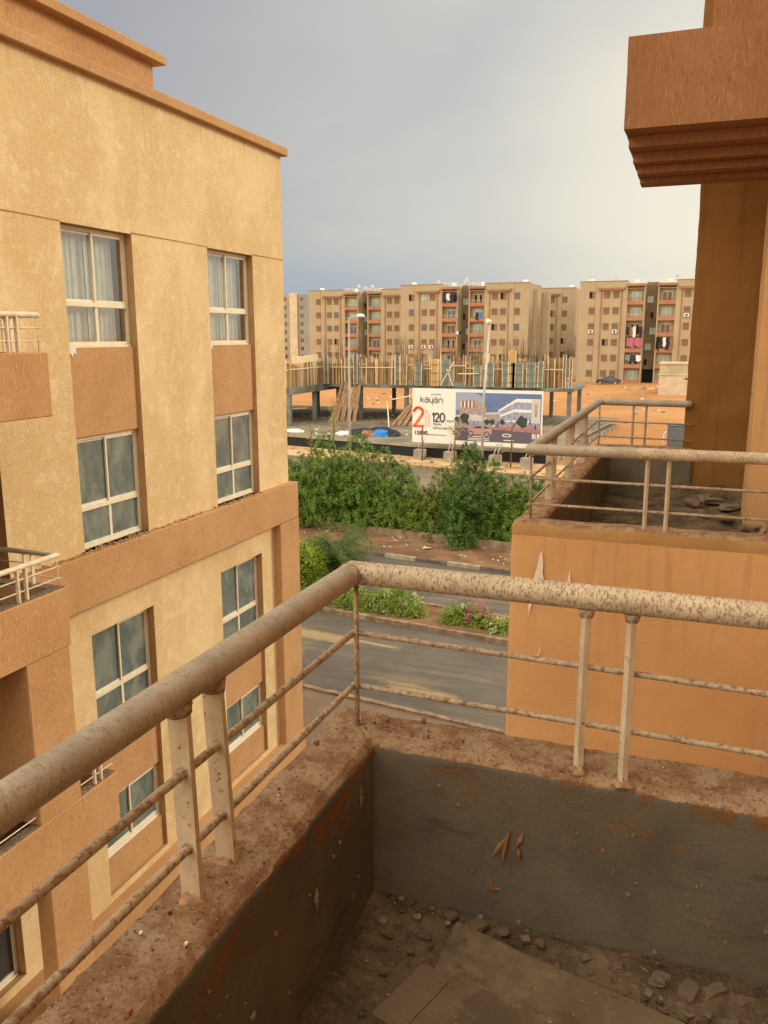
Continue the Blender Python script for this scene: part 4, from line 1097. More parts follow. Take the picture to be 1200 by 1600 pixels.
# washing
def cloth(x, y, z, w, h, m, label, parts=1):
    b = MB(); N = 14
    for q in range(parts):
        k = b._m(m[q % len(m)]); x0 = x+w*q/parts*1.0; ww = w/parts*.92; i0 = len(b.v); hh = h*random.uniform(.6, 1)
        for j in range(5):
            for i in range(N+1):
                t = i/N; b.v.append((x0+ww*t+.05*math.sin(j*2+q), y-.06-.08*math.sin(t*9+q*2+j*.4), z-hh*(j/4)*(1-.12*math.sin(t*5+q))))
        for j in range(4):
            for i in range(N): a = i0+j*(N+1)+i; b.f.append((a, a+1, a+N+2, a+N+1)); b.mi.append(k); b.smooth.append(True)
    b.tube([(x-.15, y-.04, z), (x+w+.15, y-.04, z)], .02, 'rebar', 4)
    return tag(b.build('laundry'), label, 'laundry')
cloth(-49.9, 165.4, 9.5-1.2, 3.0, 1.9, ['navy', 'sack', 'navy', 'black'], 'black and white washing on the top balcony of the middle block', 4)
cloth(-43.1, 165.4, 4.6, 1.3, 1.5, ['navy', 'blue'], 'dark blue washing on a balcony above the billboard', 2)
cloth(-14.5, 167.8, 1.75, 3.0, 2.2, ['navy', 'brownt', 'sack', 'black', 'navy'], 'mixed dark washing on the third balcony from the top, right block', 5)
cloth(-14.3, 167.8, -.3, 2.8, 2.2, ['pinkcloth', 'pinkcloth'], 'pink cloth hung over a balcony of the right block', 2)
cloth(-9.0, 167.8, -.2, 3.0, 2.4, ['black', 'navy', 'sack', 'navy', 'brownt'], 'dark and grey washing on a balcony right of the stair', 5)
cloth(-14.4, 167.8, -3.5, 2.9, 1.6, ['far_g', 'navy', 'sack'], 'grey washing on the lowest hung balcony of the right block', 3)
cloth(-47.0, 165.3, 1.0, 1.2, .8, ['sack', 'navy'], 'small pale washing on a lower balcony of the middle block', 2)
# parked car
C_ = thing('parked_car', 'dusty dark saloon car parked in front of the right block', 'car', (-16.7, 162.0, -8.73), world=False)
prof = [(-2.15, .35), (-2.2, .62), (-2.05, .86), (-1.25, .98), (-.75, 1.36), (-.1, 1.46), (.7, 1.40), (1.35, 1.04), (1.95, .96), (2.2, .80), (2.22, .38), (1.75, .24), (-1.8, .24)]
b = MB(); N = len(prof); vs = []
for yy, sc_ in ((-.86, .0), (-.72, 1), (.72, 1), (.86, 0)):
    for (x, z) in prof: vs.append((x*(1 if sc_ else .99), yy if z < 1.0 else yy*.86, z if sc_ or z < 1 else z-.03))
fs = [tuple(range(N))[::-1], tuple(range(3*N, 4*N))]
for r_i in range(3):
    for i in range(N): fs.append((r_i*N+i, r_i*N+(i+1) % N, (r_i+1)*N+(i+1) % N, (r_i+1)*N+i))
b.add(vs, fs, 'carp'); b.build('body').parent = C_
for yy in (-.875, .875):
    b = MB(); s_ = .86; yv = yy*.90
    b.poly([(-1.1, yv, 1.0), (-.68, yv*.93, 1.31), (-.05, yv*.93, 1.38), (-.05, yv, 1.0)], 'dglass'); b.poly([(.02, yv, 1.0), (.02, yv*.93, 1.38), (.62, yv*.93, 1.33), (1.15, yv, 1.03)], 'dglass'); b.build('side_window').parent = C_
    for x in (-1.35, 1.38):
        b = MB(); b.tube([(x, yy-.04*np.sign(yy), .32), (x, yy+.03*np.sign(yy), .32)], .32, 'tyre', 20); w_ = b.build('wheel'); w_.parent = C_
        b = MB(); b.tube([(x, yy+.031*np.sign(yy), .32), (x, yy+.04*np.sign(yy), .32)], .19, 'galv', 14); b.build('hubcap').parent = w_
for x, s_ in ((-2.19, -1), (2.20, 1)):
    for yy in (-.6, .6): b = MB(); b.box(x-.03, x+.03, yy-.16, yy+.16, .62, .76, 'white' if s_ < 0 else 'fl_p'); b.build('headlight' if s_ < 0 else 'tail_light').parent = C_
# palm like shrub peeking over the formwork, sand berm pieces
b = MB()
for i in range(26):
    a = random.uniform(0, 6.28); L = random.uniform(1, 1.8); pts = [(0, 0, 0)]
    for q in range(1, 6): t = q/5; pts.append((math.cos(a)*L*t, math.sin(a)*L*t, .9*t-1.2*t*t+.35))
    for p0, p1 in zip(pts, pts[1:]): b.plank(p0, p1, .16, .02, 'leaf2', side=(math.sin(a), -math.cos(a), 0))
b.tube([(0, 0, -5), (0, 0, 0)], .18, 'trunk', 8)
o = b.build('palm'); o.location = (-22.0, 112, -2.9); tag(o, 'small palm top showing above the timber formwork', 'palm')

# ================================================================== unfinished building
DZ = -9.3
UB = thing('unfinished_building', 'unfinished concrete building with timber formwork on a wide deck', 'building', (-30, 80, DZ))
dk = [(-75, 81.6), (-38.0, 73.2), (-23.3, 69.8), (-11.4, 69.4), (-9.08, 101.2), (-35.6, 103.8), (-75, 108)]
b = MB(); b.poly([(x, y, DZ) for x, y in dk], 'deckc')
for (p, q) in zip(dk, dk[1:]+dk[:1]): b.poly([(*p, DZ-.22), (*q, DZ-.22), (*q, DZ), (*p, DZ)], 'concrete')
b.build('deck_slab', UB)
ins = [(-75, 81.72), (-38.0, 73.32), (-23.3, 69.92), (-11.5, 69.52)]
b = MB()
for (p, q) in zip(ins, ins[1:]): b.poly([(*p, G-.2), (*q, G-.2), (*q, DZ-.221), (*p, DZ-.221)], 'bitumen')
b.poly([(-75, 81.72, DZ-.225), (-38.0, 73.32, DZ-.225), (-23.3, 69.92, DZ-.225), (-11.5, 69.52, DZ-.225), (-9.2, 101, DZ-.225), (-75, 107, DZ-.225)][::-1], 'bitumen')
b.build('retaining_wall', UB, 'black bitumen coated retaining wall under the deck')
b = MB()
for i in range(14):
    t = i/14; x, y = -11.4+(2.3)*t, 71+30*t
    b.box(x-.5, x+.2+.5*noise.noise(Vector((i, 0, 0))), y, y+2.2, G-.5, DZ-.25-.5*t, 'concrete')
b.build('rubble_side_wall', UB)
def column(x, y, z0=DZ, z1=-5.5, w=.42, m='gconc', name='column'):
    b = MB(); b.box(x-w/2, x+w/2, y-w/2, y+w/2, z0, z1, m, .02); return b.build(name, UB)
ZS = -5.5
for (x, y) in [(-41.0, 80.3), (-41.0, 86.5), (-41.0, 93.2), (-44.6, 86.0), (-44.6, 95), (-48, 80.3), (-48, 90), (-36.5, 89.3), (-31.0, 89.3), (-36, 99), (-30, 99), (-26, 89.3), (-20.5, 89.3), (-16.3, 89.5), (-16.5, 99), (-12.9, 88.3), (-12.9, 95.8), (-25, 99)]:
    column(x, y)
def slab(x0, x1, y0, y1, z0=-5.62, z1=-5.30): b = MB(); b.box(x0, x1, y0, y1, z0, z1, 'gconc', .02); return b.build('floor_slab', UB)
slab(-60, -40.8, 80.0, 104); slab(-40.79, -30, 88.8, 104); slab(-29.99, -15.8, 89.0, 104); slab(-15.79, -12.45, 87.8, 97, -5.60, -5.28)
b = MB(); b.box(-40.79, -40.55, 80.0, 93.7, -6.0, -5.25, 'gconc'); b.build('edge_beam', UB)
def formwork(p, q, z0=-5.28, h=3.0, pitch=.24, mats=('wood_y', 'wood_b', 'wood_b', 'wood_y', 'wood_p'), w=.11, walers=(1.9,), back=True, jag=.25, seed=0, d=.05):
    rnd = random.Random(seed); p, q = Vector((*p, 0)), Vector((*q, 0)); L = (q-p).length; u = (q-p)/L; nrm = Vector((u.y, -u.x, 0))
    b = MB(); n_ = int(L/pitch)
    for i in range(n_+1):
        if rnd.random() < .06: continue
        c = p+u*(i*pitch+rnd.uniform(-.05, .05)); hh = h+rnd.uniform(-jag, jag); tl = rnd.uniform(-.05, .05)
        b.plank(c+Vector((0, 0, z0)), c+u*tl+Vector((0, 0, z0+hh)), w*rnd.uniform(.7, 1.25), d, rnd.choice(mats), side=u)
    for zz in walers:
        b.plank(p+nrm*.07+Vector((0, 0, z0+zz)), q+nrm*.07+Vector((0, 0, z0+zz+rnd.uniform(-.1, .1))), .10, .07, 'wood_p', side=(0, 0, 1))
    if back:
        t = 0
        while t < L:
            wv = rnd.uniform(.8, 2.4); t2 = min(L, t+wv)
            if rnd.random() < .8: b.plank(p+u*((t+t2)/2)-nrm*.5+Vector((0, 0, z0)), p+u*((t+t2)/2)-nrm*.5+Vector((0, 0, z0+h-rnd.uniform(.2, .9))), t2-t-.05, .03, rnd.choice(['wood_b', 'wood_y', 'brownt', 'wood_b']), side=u)
            t = t2
    return b.build('formwork', UB)
formwork((-40.75, 80.1), (-40.75, 93.4), pitch=.36, seed=1)
formwork((-46, 80.05), (-40.9, 80.05), pitch=.30, seed=2)
b = MB(); b.plank((-40.70, 80.6, -2.45), (-40.70, 86.9, -2.30), .75, .08, 'wood_p', side=(0, 0, 1)); b.build('pale_form_board', UB)
formwork((-40.4, 88.9), (-31.2, 88.9), pitch=.21, seed=3)
formwork((-41, 99), (-31, 99), pitch=.3, seed=33, back=True)
formwork((-30.2, 88.7), (-27.4, 88.7), pitch=.35, seed=4, h=3.0)
formwork((-24.6, 90.4), (-20.2, 90.4), pitch=.2, seed=5, h=3.1)
formwork((-30, 97), (-17, 97), pitch=.28, seed=6, h=3.1)
formwork((-15.7, 88.9), (-13.5, 88.9), pitch=.22, seed=7, h=3.2)
formwork((-20.0, 90.0), (-17.0, 90.0), pitch=.3, seed=8, h=2.9, mats=('wood_b', 'steelform', 'wood_b'))
def form_panel(x, y, w, h, m, z0=-5.28, lean=0):
    b = MB(); b.box(x-w/2, x+w/2, y, y+.5, z0, z0+h, m, .02)
    for q in (-.5, 0, .5): b.box(x+q*w-.03, x+q*w+.03, y-.05, y-.001, z0+.05, z0+h*.97, 'wood_p' if q else m)
    for q in range(3): b.box(x-w/2, x+w/2, y-.09, y-.051, z0+.5+q*.9, z0+.58+q*.9, 'wood_b' if m != 'steelform' else m)
    return b.build('column_form', UB)
for (x, w, h, m_) in [(-30.9, .75, 3.4, 'wood_b'), (-29.2, .75, 2.5, 'steelform'), (-27.3, .8, 2.9, 'wood_y'), (-26.1, .95, 2.9, 'steelform'), (-22.6, .8, 2.3, 'steelform'), (-21.2, .7, 2.6, 'steelform'), (-19.6, .6, 2.7, 'steelform'), (-18.9, .7, 3.9, 'wood_y'), (-18.4, 1.3, 2.6, 'steelform'), (-16.9, .9, 2.7, 'steelform'), (-15.9, .5, 2.8, 'steelform'), (-36.6, .45, 3.5, 'gconc'), (-31.6, .5, 3.3, 'gconc'), (-13.4, .28, 3.5, 'gconc'), (-12.75, .25, 3.3, 'gconc'), (-40.2, .5, 3.3, 'gconc')]:
    form_panel(x, 88.0 if x < -14 else 87.5, w, h, m_)
def rebar(x, y, z, n_=9, h=1.7, r=.35, seed=0):
    rnd = random.Random(seed); b = MB()
    for i in range(n_):
        a = 6.28*i/n_; dx, dy = r*math.cos(a), r*math.sin(a)*.8
        b.tube([(x+dx, y+dy, z), (x+dx+rnd.uniform(-.12, .12), y+dy, z+h*rnd.uniform(.7, 1.1))], .028, 'rebar', 4)
    return b.build('rebar_cluster', UB)
for i, (x, z) in enumerate([(-40.2, -2.2), (-38.7, -2.5), (-36.6, -1.9), (-31.6, -2.0), (-30.9, -2.0), (-29.2, -2.8), (-27.3, -2.5), (-25.4, -2.6), (-23.6, -2.6), (-22.6, -3.0), (-19.6, -2.6), (-18.4, -2.2), (-17.6, -2.3), (-16.7, -2.6), (-16.1, -2.6), (-13.4, -2.0), (-12.8, -2.1), (-12.9, -2.2)]):
    rebar(x, 88.4 if i < 16 else 87.9, z, 8, 2.2, .35, i)
# upright timber forms leaning at the front of the frame
for i, (x0, x1, y0, y1, w) in enumerate([(-38.9, -38.2, 86.4, 88.4, .5), (-38.3, -38.0, 86.4, 88.4, .45), (-37.7, -37.5, 86.6, 88.5, .55), (-37.0, -36.7, 86.6, 88.5, .5), (-36.2, -36.3, 86.5, 88.5, .45), (-30.3, -29.3, 84.6, 88.6, .45), (-30.9, -29.0, 84.4, 88.6, .35), (-29.6, -28.7, 84.4, 88.6, .4), (-28.9, -28.2, 84.4, 88.6, .4)]):
    b = MB(); b.plank((x0, y0, DZ), (x1, y1, -5.0 if i < 5 else -6.0), w, .10, 'wood_b', side=(1, 0, 0)); tag(b.build('leaning_board'), ['leftmost tilted board of the five behind the curved lamp post', 'second board from the left behind the curved lamp post', 'middle board, the widest, behind the curved lamp post', 'second board from the right behind the curved lamp post', 'rightmost, nearly upright board behind the curved lamp post', 'second brown board from the left in the stack beside the billboard', 'leftmost, most tilted brown board of the stack beside the billboard', 'third brown board from the left in the stack beside the billboard', 'rightmost brown board of the stack, touching the billboard edge'][i], 'board', ['boards leaning behind the lamp post', 'boards leaning left of the billboard'][i > 4])
for i, (a, c, lab) in enumerate([((-31.2, 85, -6.6), (-27.6, 85.6, -5.9), 'pale pole resting across the leaning boards left of the billboard'), ((-30.6, 82.6, DZ), (-31.9, 85.6, -6.9), 'thin pale prop standing in front of the leaning boards')]):
    b = MB(); b.plank(a, c, .12, .08, 'wood_p'); tag(b.build('timber_pole'), lab, 'pole')
b = MB(); b.plank((-43.5, 80.2, -7.7), (-40.9, 84.2, -7.7), .10, .06, 'wood_p', side=(0, 0, 1)); b.build('brace', UB); b = MB(); b.plank((-24.7, 87.8, -3.9), (-22.4, 87.8, -3.85), .1, .06, 'wood_p', side=(0, 0, 1)); b.build('brace', UB); b = MB(); b.plank((-26.6, 87.7, -5.2), (-25.1, 87.7, -2.6), .1, .06, 'wood_p'); b.plank((-25.2, 87.7, -5.2), (-25.9, 87.7, -3.4), .1, .06, 'wood_p'); b.build('brace', UB)
# tarpaulin heap
b = MB()
def heap(b, cx, cy_, rx, ry, h, m, seed):
    k = b._m(m); i0 = len(b.v); nu, nv = 16, 9
    for j in range(nv+1):
        for i in range(nu):
            a = 6.28*i/nu; t = j/nv; rr = math.cos(t*1.57)**.7; q = Vector((math.cos(a)+seed, math.sin(a), t))
            kk = 1+.35*noise.noise(q*2.1); b.v.append((cx+rx*rr*math.cos(a)*kk, cy_+ry*rr*math.sin(a)*kk, DZ+h*math.sin(t*1.57)*(1+.3*noise.noise(q*3))))
    for j in range(nv):
        for i in range(nu): b.f.append((i0+j*nu+i, i0+j*nu+(i+1) % nu, i0+(j+1)*nu+(i+1) % nu, i0+(j+1)*nu+i)); b.mi.append(k); b.smooth.append(False)
HP = [('white_sheet', 'sack', -32.3, 74.9, 1.0, .9, .30, 'crumpled white sheet at the left end of the covered heap'), ('dark_tarpaulin', 'navy', -30.8, 75.6, 1.5, 1.3, .55, 'dark tarpaulin over the left half of the heap on the deck'), ('brown_sacks', 'brownt', -29.7, 74.4, .9, .6, .50, 'brown sacks between the dark and the blue sheet'), ('blue_tarpaulin', 'blue', -28.5, 74.6, .85, .7, .62, 'bright blue tarpaulin on the deck near the lamp post'), ('dark_tarpaulin', 'navy', -27.6, 75.3, .75, .9, .55, 'dark folded sheet at the right end of the heap'), ('dark_tarpaulin', 'navy', -29.2, 76.4, 1.9, .7, .60, 'long dark sheet behind the blue tarpaulin'), ('dark_tarpaulin', 'navy', -30.6, 74.2, .5, .5, .45, 'small dark bundle in front of the brown sacks')]
for i, (nm, m_, x, y, rx, ry, h, lab) in enumerate(HP): b = MB(); heap(b, x, y, rx, ry, h, m_, i*3.3); tag(b.build(nm), lab, 'tarpaulin')
b = MB(); heap(b, -38.0, 75.4, 1.0, .7, .28, 'sack', 50); tag(b.build('white_sheet'), 'white plastic sheet lying on the deck at the building corner', 'plastic sheet')
b = MB()
for i in range(420):
    x, y = random.uniform(-45, -14), random.uniform(74, 100); r = random.uniform(.03, .14); b.obox((x, y, DZ+r*.4), (r, 0, 0), (0, r, 0), (0, 0, r*.5), random.choice(['concrete', 'lump', 'wood_b', 'sack'] if i % 6 == 0 else ['concrete', 'lump', 'deckc']))
tag(b.build('rubble'), 'small rubble scattered over the concrete deck', 'rubble', kind='stuff')
# white pipes lying on orange soil, debris right of the deck and by the utility building
b = MB()
for i in range(160):
    x, y = random.choice([(random.gauss(-47.5, 2.5), random.gauss(124, 8)), (random.gauss(-9.5, 2), random.gauss(150, 2)), (random.uniform(-22, -2), random.uniform(95, 150)), (random.uniform(-60, -20), random.uniform(108, 150))])
    r = random.uniform(.06, .25); a = random.uniform(0, 3); b.obox((x, y, ground_z(x, y)+r*.3), (r*math.cos(a), r*math.sin(a), 0), (-r*math.sin(a)*.6, r*math.cos(a)*.6, 0), (0, 0, r*.4), random.choice(['sack', 'lump', 'concrete']))
tag(b.build('debris'), 'pale debris scattered over the orange soil', 'debris', kind='stuff')
# slate grey cabinet and its pipe right of the deck
b = MB(); X0 = -2.0; b.box(X0-.95, X0+.95, 84, 84.9, -10.5, -8.35, 'cabinet', .03); b.box(X0-1.0, X0+1.0, 83.95, 84.95, -8.35, -8.25, 'cabinet', .02)
CT = thing('metal_cabinet', 'slate grey metal cabinet at the edge of the orange ground, by the dark pier', 'cabinet', (X0, 84.4, -10.4))
b.build('body', CT); b = MB(); b.box(X0-.9, X0+.9, 83.96, 83.995, -10.2, -8.5, 'cabinet', .01); b.build('door', CT); b = MB(); b.tube([(X0-1.25, 84.2, -10.5), (X0-1.25, 84.2, -9.1), (X0-1.1, 84.2, -8.9), (X0-.96, 84.2, -8.9)], .05, 'white', 8); b.build('cable_pipe', CT)

# ================================================================== billboard
BL, BR_, ZB, ZT = Vector((-23.4, 69.0, 0)), Vector((-12.05, 68.15, 0)), -8.97, -4.32
bu = (BR_-BL).normalized(); BLn = (BR_-BL).length; bn = Vector((bu.y, -bu.x, 0)); BH = ZT-ZB
BB = thing('billboard', 'long white billboard with orange figure and a street picture, on concrete blocks', 'billboard', (BL.x, BL.y, G))
def bp(u, v, d=0): return BL+bu*u*BLn+bn*d+Vector((0, 0, ZB+v*BH))
b = MB(); c = [bp(0, 0), bp(1, .0), bp(1, 1), bp(0, 1)]; c2 = [p-bn*.12 for p in c]
N = 24
b.add([*c, *c2], [(0, 1, 2, 3), (7, 6, 5, 4), (0, 4, 5, 1), (1, 5, 6, 2), (2, 6, 7, 3), (3, 7, 4, 0)], 'white'); b.build('panel', BB)
M['ad_sky'] = plain('printed_blue', (.115, .165, .34), .6, 0, .12, .8); M['ad_cloud'] = plain('printed_cloud', (.30, .33, .46), .6); M['ad_wall'] = plain('printed_pale_wall', (.50, .48, .50), .6); M['ad_lav'] = plain('printed_lavender_glass', (.28, .29, .42), .6, 0, .2, 5)
M['ad_brown'] = plain('printed_brown', (.34, .26, .25), .6, 0, .3, 8); M['ad_dark'] = plain('printed_dark', (.06, .05, .07), .6); M['ad_road'] = plain('printed_road', (.115, .095, .13), .6); M['ad_red'] = plain('printed_red', (.33, .16, .16), .6, 0, .2, 6); M['ad_rose'] = plain('printed_rose_car', (.40, .25, .23), .6, 0, .15, 6)
M['ad_tree'] = plain('printed_tree', (.035, .055, .035), .6, 0, .4, 12); M['ad_pink'] = plain('printed_pavement', (.36, .24, .26), .6, 0, .25, 6)
M['ink'] = plain('black_ink', (.03, .03, .03), .6); M['oink'] = plain('orange_ink', (.80, .13, .04), .6); M['pink_ink'] = plain('pale_orange_ink', (.80, .38, .28), .6)
b = MB()
def pp_(pts, m, d): b.poly([bp(.347+u*(.992-.347), .075+v*(.945-.075), d) for u, v in pts], m)
pp_([(0, 0), (1, 0), (1, 1), (0, 1)], 'ad_sky', .004)
pp_([(0, .62), (.16, .72), (.33, .78), (.31, .93), (.24, .99), (0, 1)], 'ad_cloud', .008)
pp_([(0, .22), (1, .22), (1, .46), (0, .46)], 'ad_lav', .008)                     # ground floors
pp_([(0, 0), (1, 0), (1, .27), (0, .27)], 'ad_road', .012)
pp_([(0, .27), (1, .25), (1, .34), (0, .34)], 'ad_pink', .016)
pp_([(.30, .27), (1, .22), (1, .31), (.35, .33)], 'ad_red', .020)
# left building of the picture
pp_([(.05, .66), (.05, .84), (.24, .85), (.37, .70), (.37, .57), (.24, .66)], 'ad_rose', .012)
pp_([(.0, .42), (0, .53), (.24, .56), (.37, .50), (.37, .42)], 'ad_wall', .014)
pp_([(.04, .55), (.05, .66), (.24, .66), (.37, .57), (.37, .50), (.24, .56)], 'ad_brown', .016)
for i in range(8): pp_([(.06+i*.022, .69), (.071+i*.022, .69), (.071+i*.022, .82), (.06+i*.022, .82)], 'white' if i % 2 == 0 else 'ad_dark', .018)
pp_([(.25, .66), (.25, .83), (.36, .70), (.36, .59)], 'ad_brown', .018)
# middle low wing
pp_([(.36, .44), (.36, .60), (.52, .62), (.55, .58), (.55, .44)], 'ad_brown', .012); pp_([(.36, .56), (.36, .60), (.52, .62), (.55, .58)], 'ad_wall', .020)
# right building: white bands and glass
pp_([(.51, .64), (.72, .88), (.99, .88), (.99, .44), (.51, .44)], 'ad_lav', .013)
pp_([(.51, .62), (.72, .84), (.72, .90), (.51, .66)], 'white', .017); pp_([(.72, .83), (.99, .83), (.99, .90), (.72, .90)], 'white', .017)
pp_([(.53, .52), (.70, .64), (.70, .69), (.53, .56)], 'white', .017); pp_([(.70, .63), (.90, .63), (.90, .68), (.70, .69)], 'white', .018)
pp_([(.51, .43), (.72, .47), (.99, .47), (.99, .43)], 'white', .017); pp_([(.89, .42), (.99, .42), (.99, .89), (.89, .89)], 'ad_wall', .021)
pp_([(.925, .55), (.955, .55), (.955, .80), (.925, .80)], 'ad_rose', .024)
for i in range(4): pp_([(.60+i*.075, .44), (.605+i*.075, .44), (.605+i*.075, .84), (.60+i*.075, .84)], 'ad_wall', .016)
# shops and greenery
rr = random.Random(4)
for i in range(60): u = rr.uniform(.01, .97); v = rr.uniform(.31, .42); w_ = rr.uniform(.004, .02); h_ = rr.uniform(.02, .07); pp_([(u, v-.02), (u+w_, v-.02), (u+w_, v+h_), (u, v+h_)], rr.choice(['ad_dark', 'ad_tree', 'ad_brown', 'ad_wall', 'ad_lav']), .022+.0002*i)
for (u, v, r_) in [(.115, .47, .055), (.785, .44, .062), (.02, .44, .03), (.38, .41, .03), (.44, .41, .03), (.56, .42, .03)]:
    pts = [(u+r_*math.cos(a*6.28/16)*(1+.25*rr.uniform(-1, 1)), v+r_*1.75*math.sin(a*6.28/16)*(1+.2*rr.uniform(-1, 1))) for a in range(16)]; pp_(pts, 'ad_tree', .038)
    pp_([(u-.004, v-.14), (u+.004, v-.14), (u+.004, v), (u-.004, v)], 'ad_brown', .037)
# car of the picture
pp_([(.155, .17), (.155, .25), (.20, .27), (.26, .33), (.38, .335), (.44, .27), (.445, .18), (.43, .15), (.17, .14)], 'ad_rose', .040)
pp_([(.21, .27), (.265, .315), (.37, .32), (.415, .27)], 'ad_dark', .043)
for u in (.19, .38):
    pp_([(u+.032*math.cos(a*6.28/14), .155+.06*math.sin(a*6.28/14)) for a in range(14)], 'ad_dark', .046); pp_([(u+.022*math.cos(a*6.28/14), .155+.042*math.sin(a*6.28/14)) for a in range(14)], 'ad_pink', .049)
for v in (.095, .055, .02): pp_([(.16, v), (.41, v+.004), (.41, v+.019), (.16, v+.015)], 'white', .040)
for v in (.04,): pp_([(.58, v), (.70, v), (.70, v+.018), (.58, v+.018)], 'white', .040)
ring = [(.615+.055*math.cos(a*6.28/20), .15+.035*math.sin(a*6.28/20)) for a in range(20)]; ring2 = [(.615+.040*math.cos(a*6.28/20), .15+.020*math.sin(a*6.28/20)) for a in range(20)]
for i in range(20): pp_([ring[i], ring[(i+1) % 20], ring2[(i+1) % 20], ring2[i]], 'white', .040)
for (u, w_) in ((.905, .010), (.922, .012), (.945, .008), (.965, .022)): pp_([(u, .10), (u+w_, .10), (u+w_, .21), (u, .21)], 'white', .042)
pp_([(.905, .15), (.93, .15), (.93, .165), (.905, .165)], 'white', .043)
b.build('street_picture', BB)
# lettering made of strokes
def strokes(name, segs, u0, v0, su, sv, w, m, d=.05, slant=0):
    b = MB()
    for poly in segs:
        pts = [bp(u0+(x+slant*y)*su/BLn, v0+y*sv/BH, d) for x, y in poly]
        for p0, p1 in zip(pts, pts[1:]):
            t = (p1-p0).normalized(); b.plank(p0-t*w*.4, p1+t*w*.4, w, .012, m, side=t.cross(bn))
    return b.build(name, BB)
def arc(cx, cy_, r, a0, a1, n_=12, ry=None): ry = ry or r; return [(cx+r*math.cos(R_(a0+(a1-a0)*i/n_)), cy_+ry*math.sin(R_(a0+(a1-a0)*i/n_))) for i in range(n_+1)]
# wordmark: k a y a n with bars over both a
ky = [[(0, 0), (0, 1.35)], [(.62, .95), (.05, .42)], [(.22, .55), (.68, 0)],
      arc(1.28, .38, .36, 0, 360), [(1.66, .78), (1.66, 0)], [(1.05, 1.08), (1.62, 1.08)],
      arc(2.32, .40, .36, 180, 360)+[(2.68, .95)], [(1.96, .40), (1.96, .95)], [(2.68, .40), (2.68, -.45)],
      arc(3.32, .38, .36, 0, 360), [(3.70, .78), (3.70, 0)], [(3.08, 1.08), (3.66, 1.08)],
      [(4.08, 0), (4.08, .55)]+arc(4.46, .55, .38, 180, 0)+[(4.84, 0)]]
strokes('wordmark', ky, .068, .745, .41, .38, .05, 'ink')
def text(s, u, v, size, m, name='lettering', rot=0, d=.05, bold=0):
    cu = bpy.data.curves.new(name, 'FONT'); cu.body = s; cu.size = size; cu.extrude = .004; cu.offset = bold
    o = bpy.data.objects.new(name, cu); COL.objects.link(o)
    dg = bpy.context.evaluated_depsgraph_get(); me = bpy.data.meshes.new_from_object(o.evaluated_get(dg)); bpy.data.objects.remove(o)
    me.materials.clear(); me.materials.append(M[m]); o = bpy.data.objects.new(name, me); COL.objects.link(o)
    o.parent = BB; p = bp(u, v, d)-Vector(BB.location)
    mt = Matrix.Identity(4); x = bu; y = Vector((0, 0, 1)); zz = x.cross(y)
    for i in range(3): mt[i][0], mt[i][1], mt[i][2], mt[i][3] = x[i], y[i], zz[i], p[i]
    o.matrix_local = mt @ Matrix.Rotation(rot, 4, 'Z'); return o
text('DEVELOPMENTS', .150, .885, .13, 'ink')
two = [arc(.42, 1.38, .40, 175, 0)+[(.80, 1.15), (.02, .02), (.86, .02)]]
strokes('figure_two', two, .014, .30, .98, .90, .21, 'oink')
text('%', .098, .545, .50, 'pink_ink', 'percent_sign')
text('DOWN', .120, .31, .27, 'pink_ink', rot=math.pi/2); text('PAYMENT', .145, .31, .26, 'pink_ink', rot=math.pi/2)
figs = [[(0, .82), (.22, 1.0), (.22, 0)], arc(.75, .72, .27, 170, 0)+[(1.02, .62), (.48, .02), (1.06, .02)], arc(1.62, .5, .36, 0, 360, 20, .5)]
strokes('figures', figs, .165, .40, .55, .72, .10, 'ink')
text('MONTHS', .272, .405, .19, 'ink'); text('EQUAL', .170, .335, .24, 'ink'); text('INSTALLMENTS', .170, .265, .235, 'ink')
text('15890', .015, .145, .50, 'ink', bold=.006); text('DOWNTOWN · OCTOBER GARDENS', .145, .165, .16, 'ink') if False else None
b = MB()
for i in range(30): p0 = bp(.100+i*.0058, .155, .05); b.plank(p0, p0+bu*.04, .07 if i % 4 else .03, .01, 'ink', side=(0, 0, 1))
b.build('small_print', BB)
# legs and footings
FT = [(-22.6, 68.7), (-19.75, 68.2), (-15.65, 67.4), (-12.9, 66.6)]
for i, (x, y) in enumerate(FT):
    b = MB(); b.box(x-.46, x+.46, y-.45, y+.45, G, G+.95, 'concrete', .03); b.build('footing', BB)
    b = MB(); u = (Vector((x, y, 0))-BL).dot(bu)/BLn; t = bp(max(.02, u), .0, -.1)
    for dx in (-.15, .15): b.tube([(x+dx, y, G+.9), (t.x+dx, t.y, ZB+.3)], .04, 'galv', 6)
    b.tube([(x+.1, y, G+.95), (t.x+1.3, t.y-.02, ZB+.05)], .035, 'rebar', 6)
    b.build('support_leg', BB)

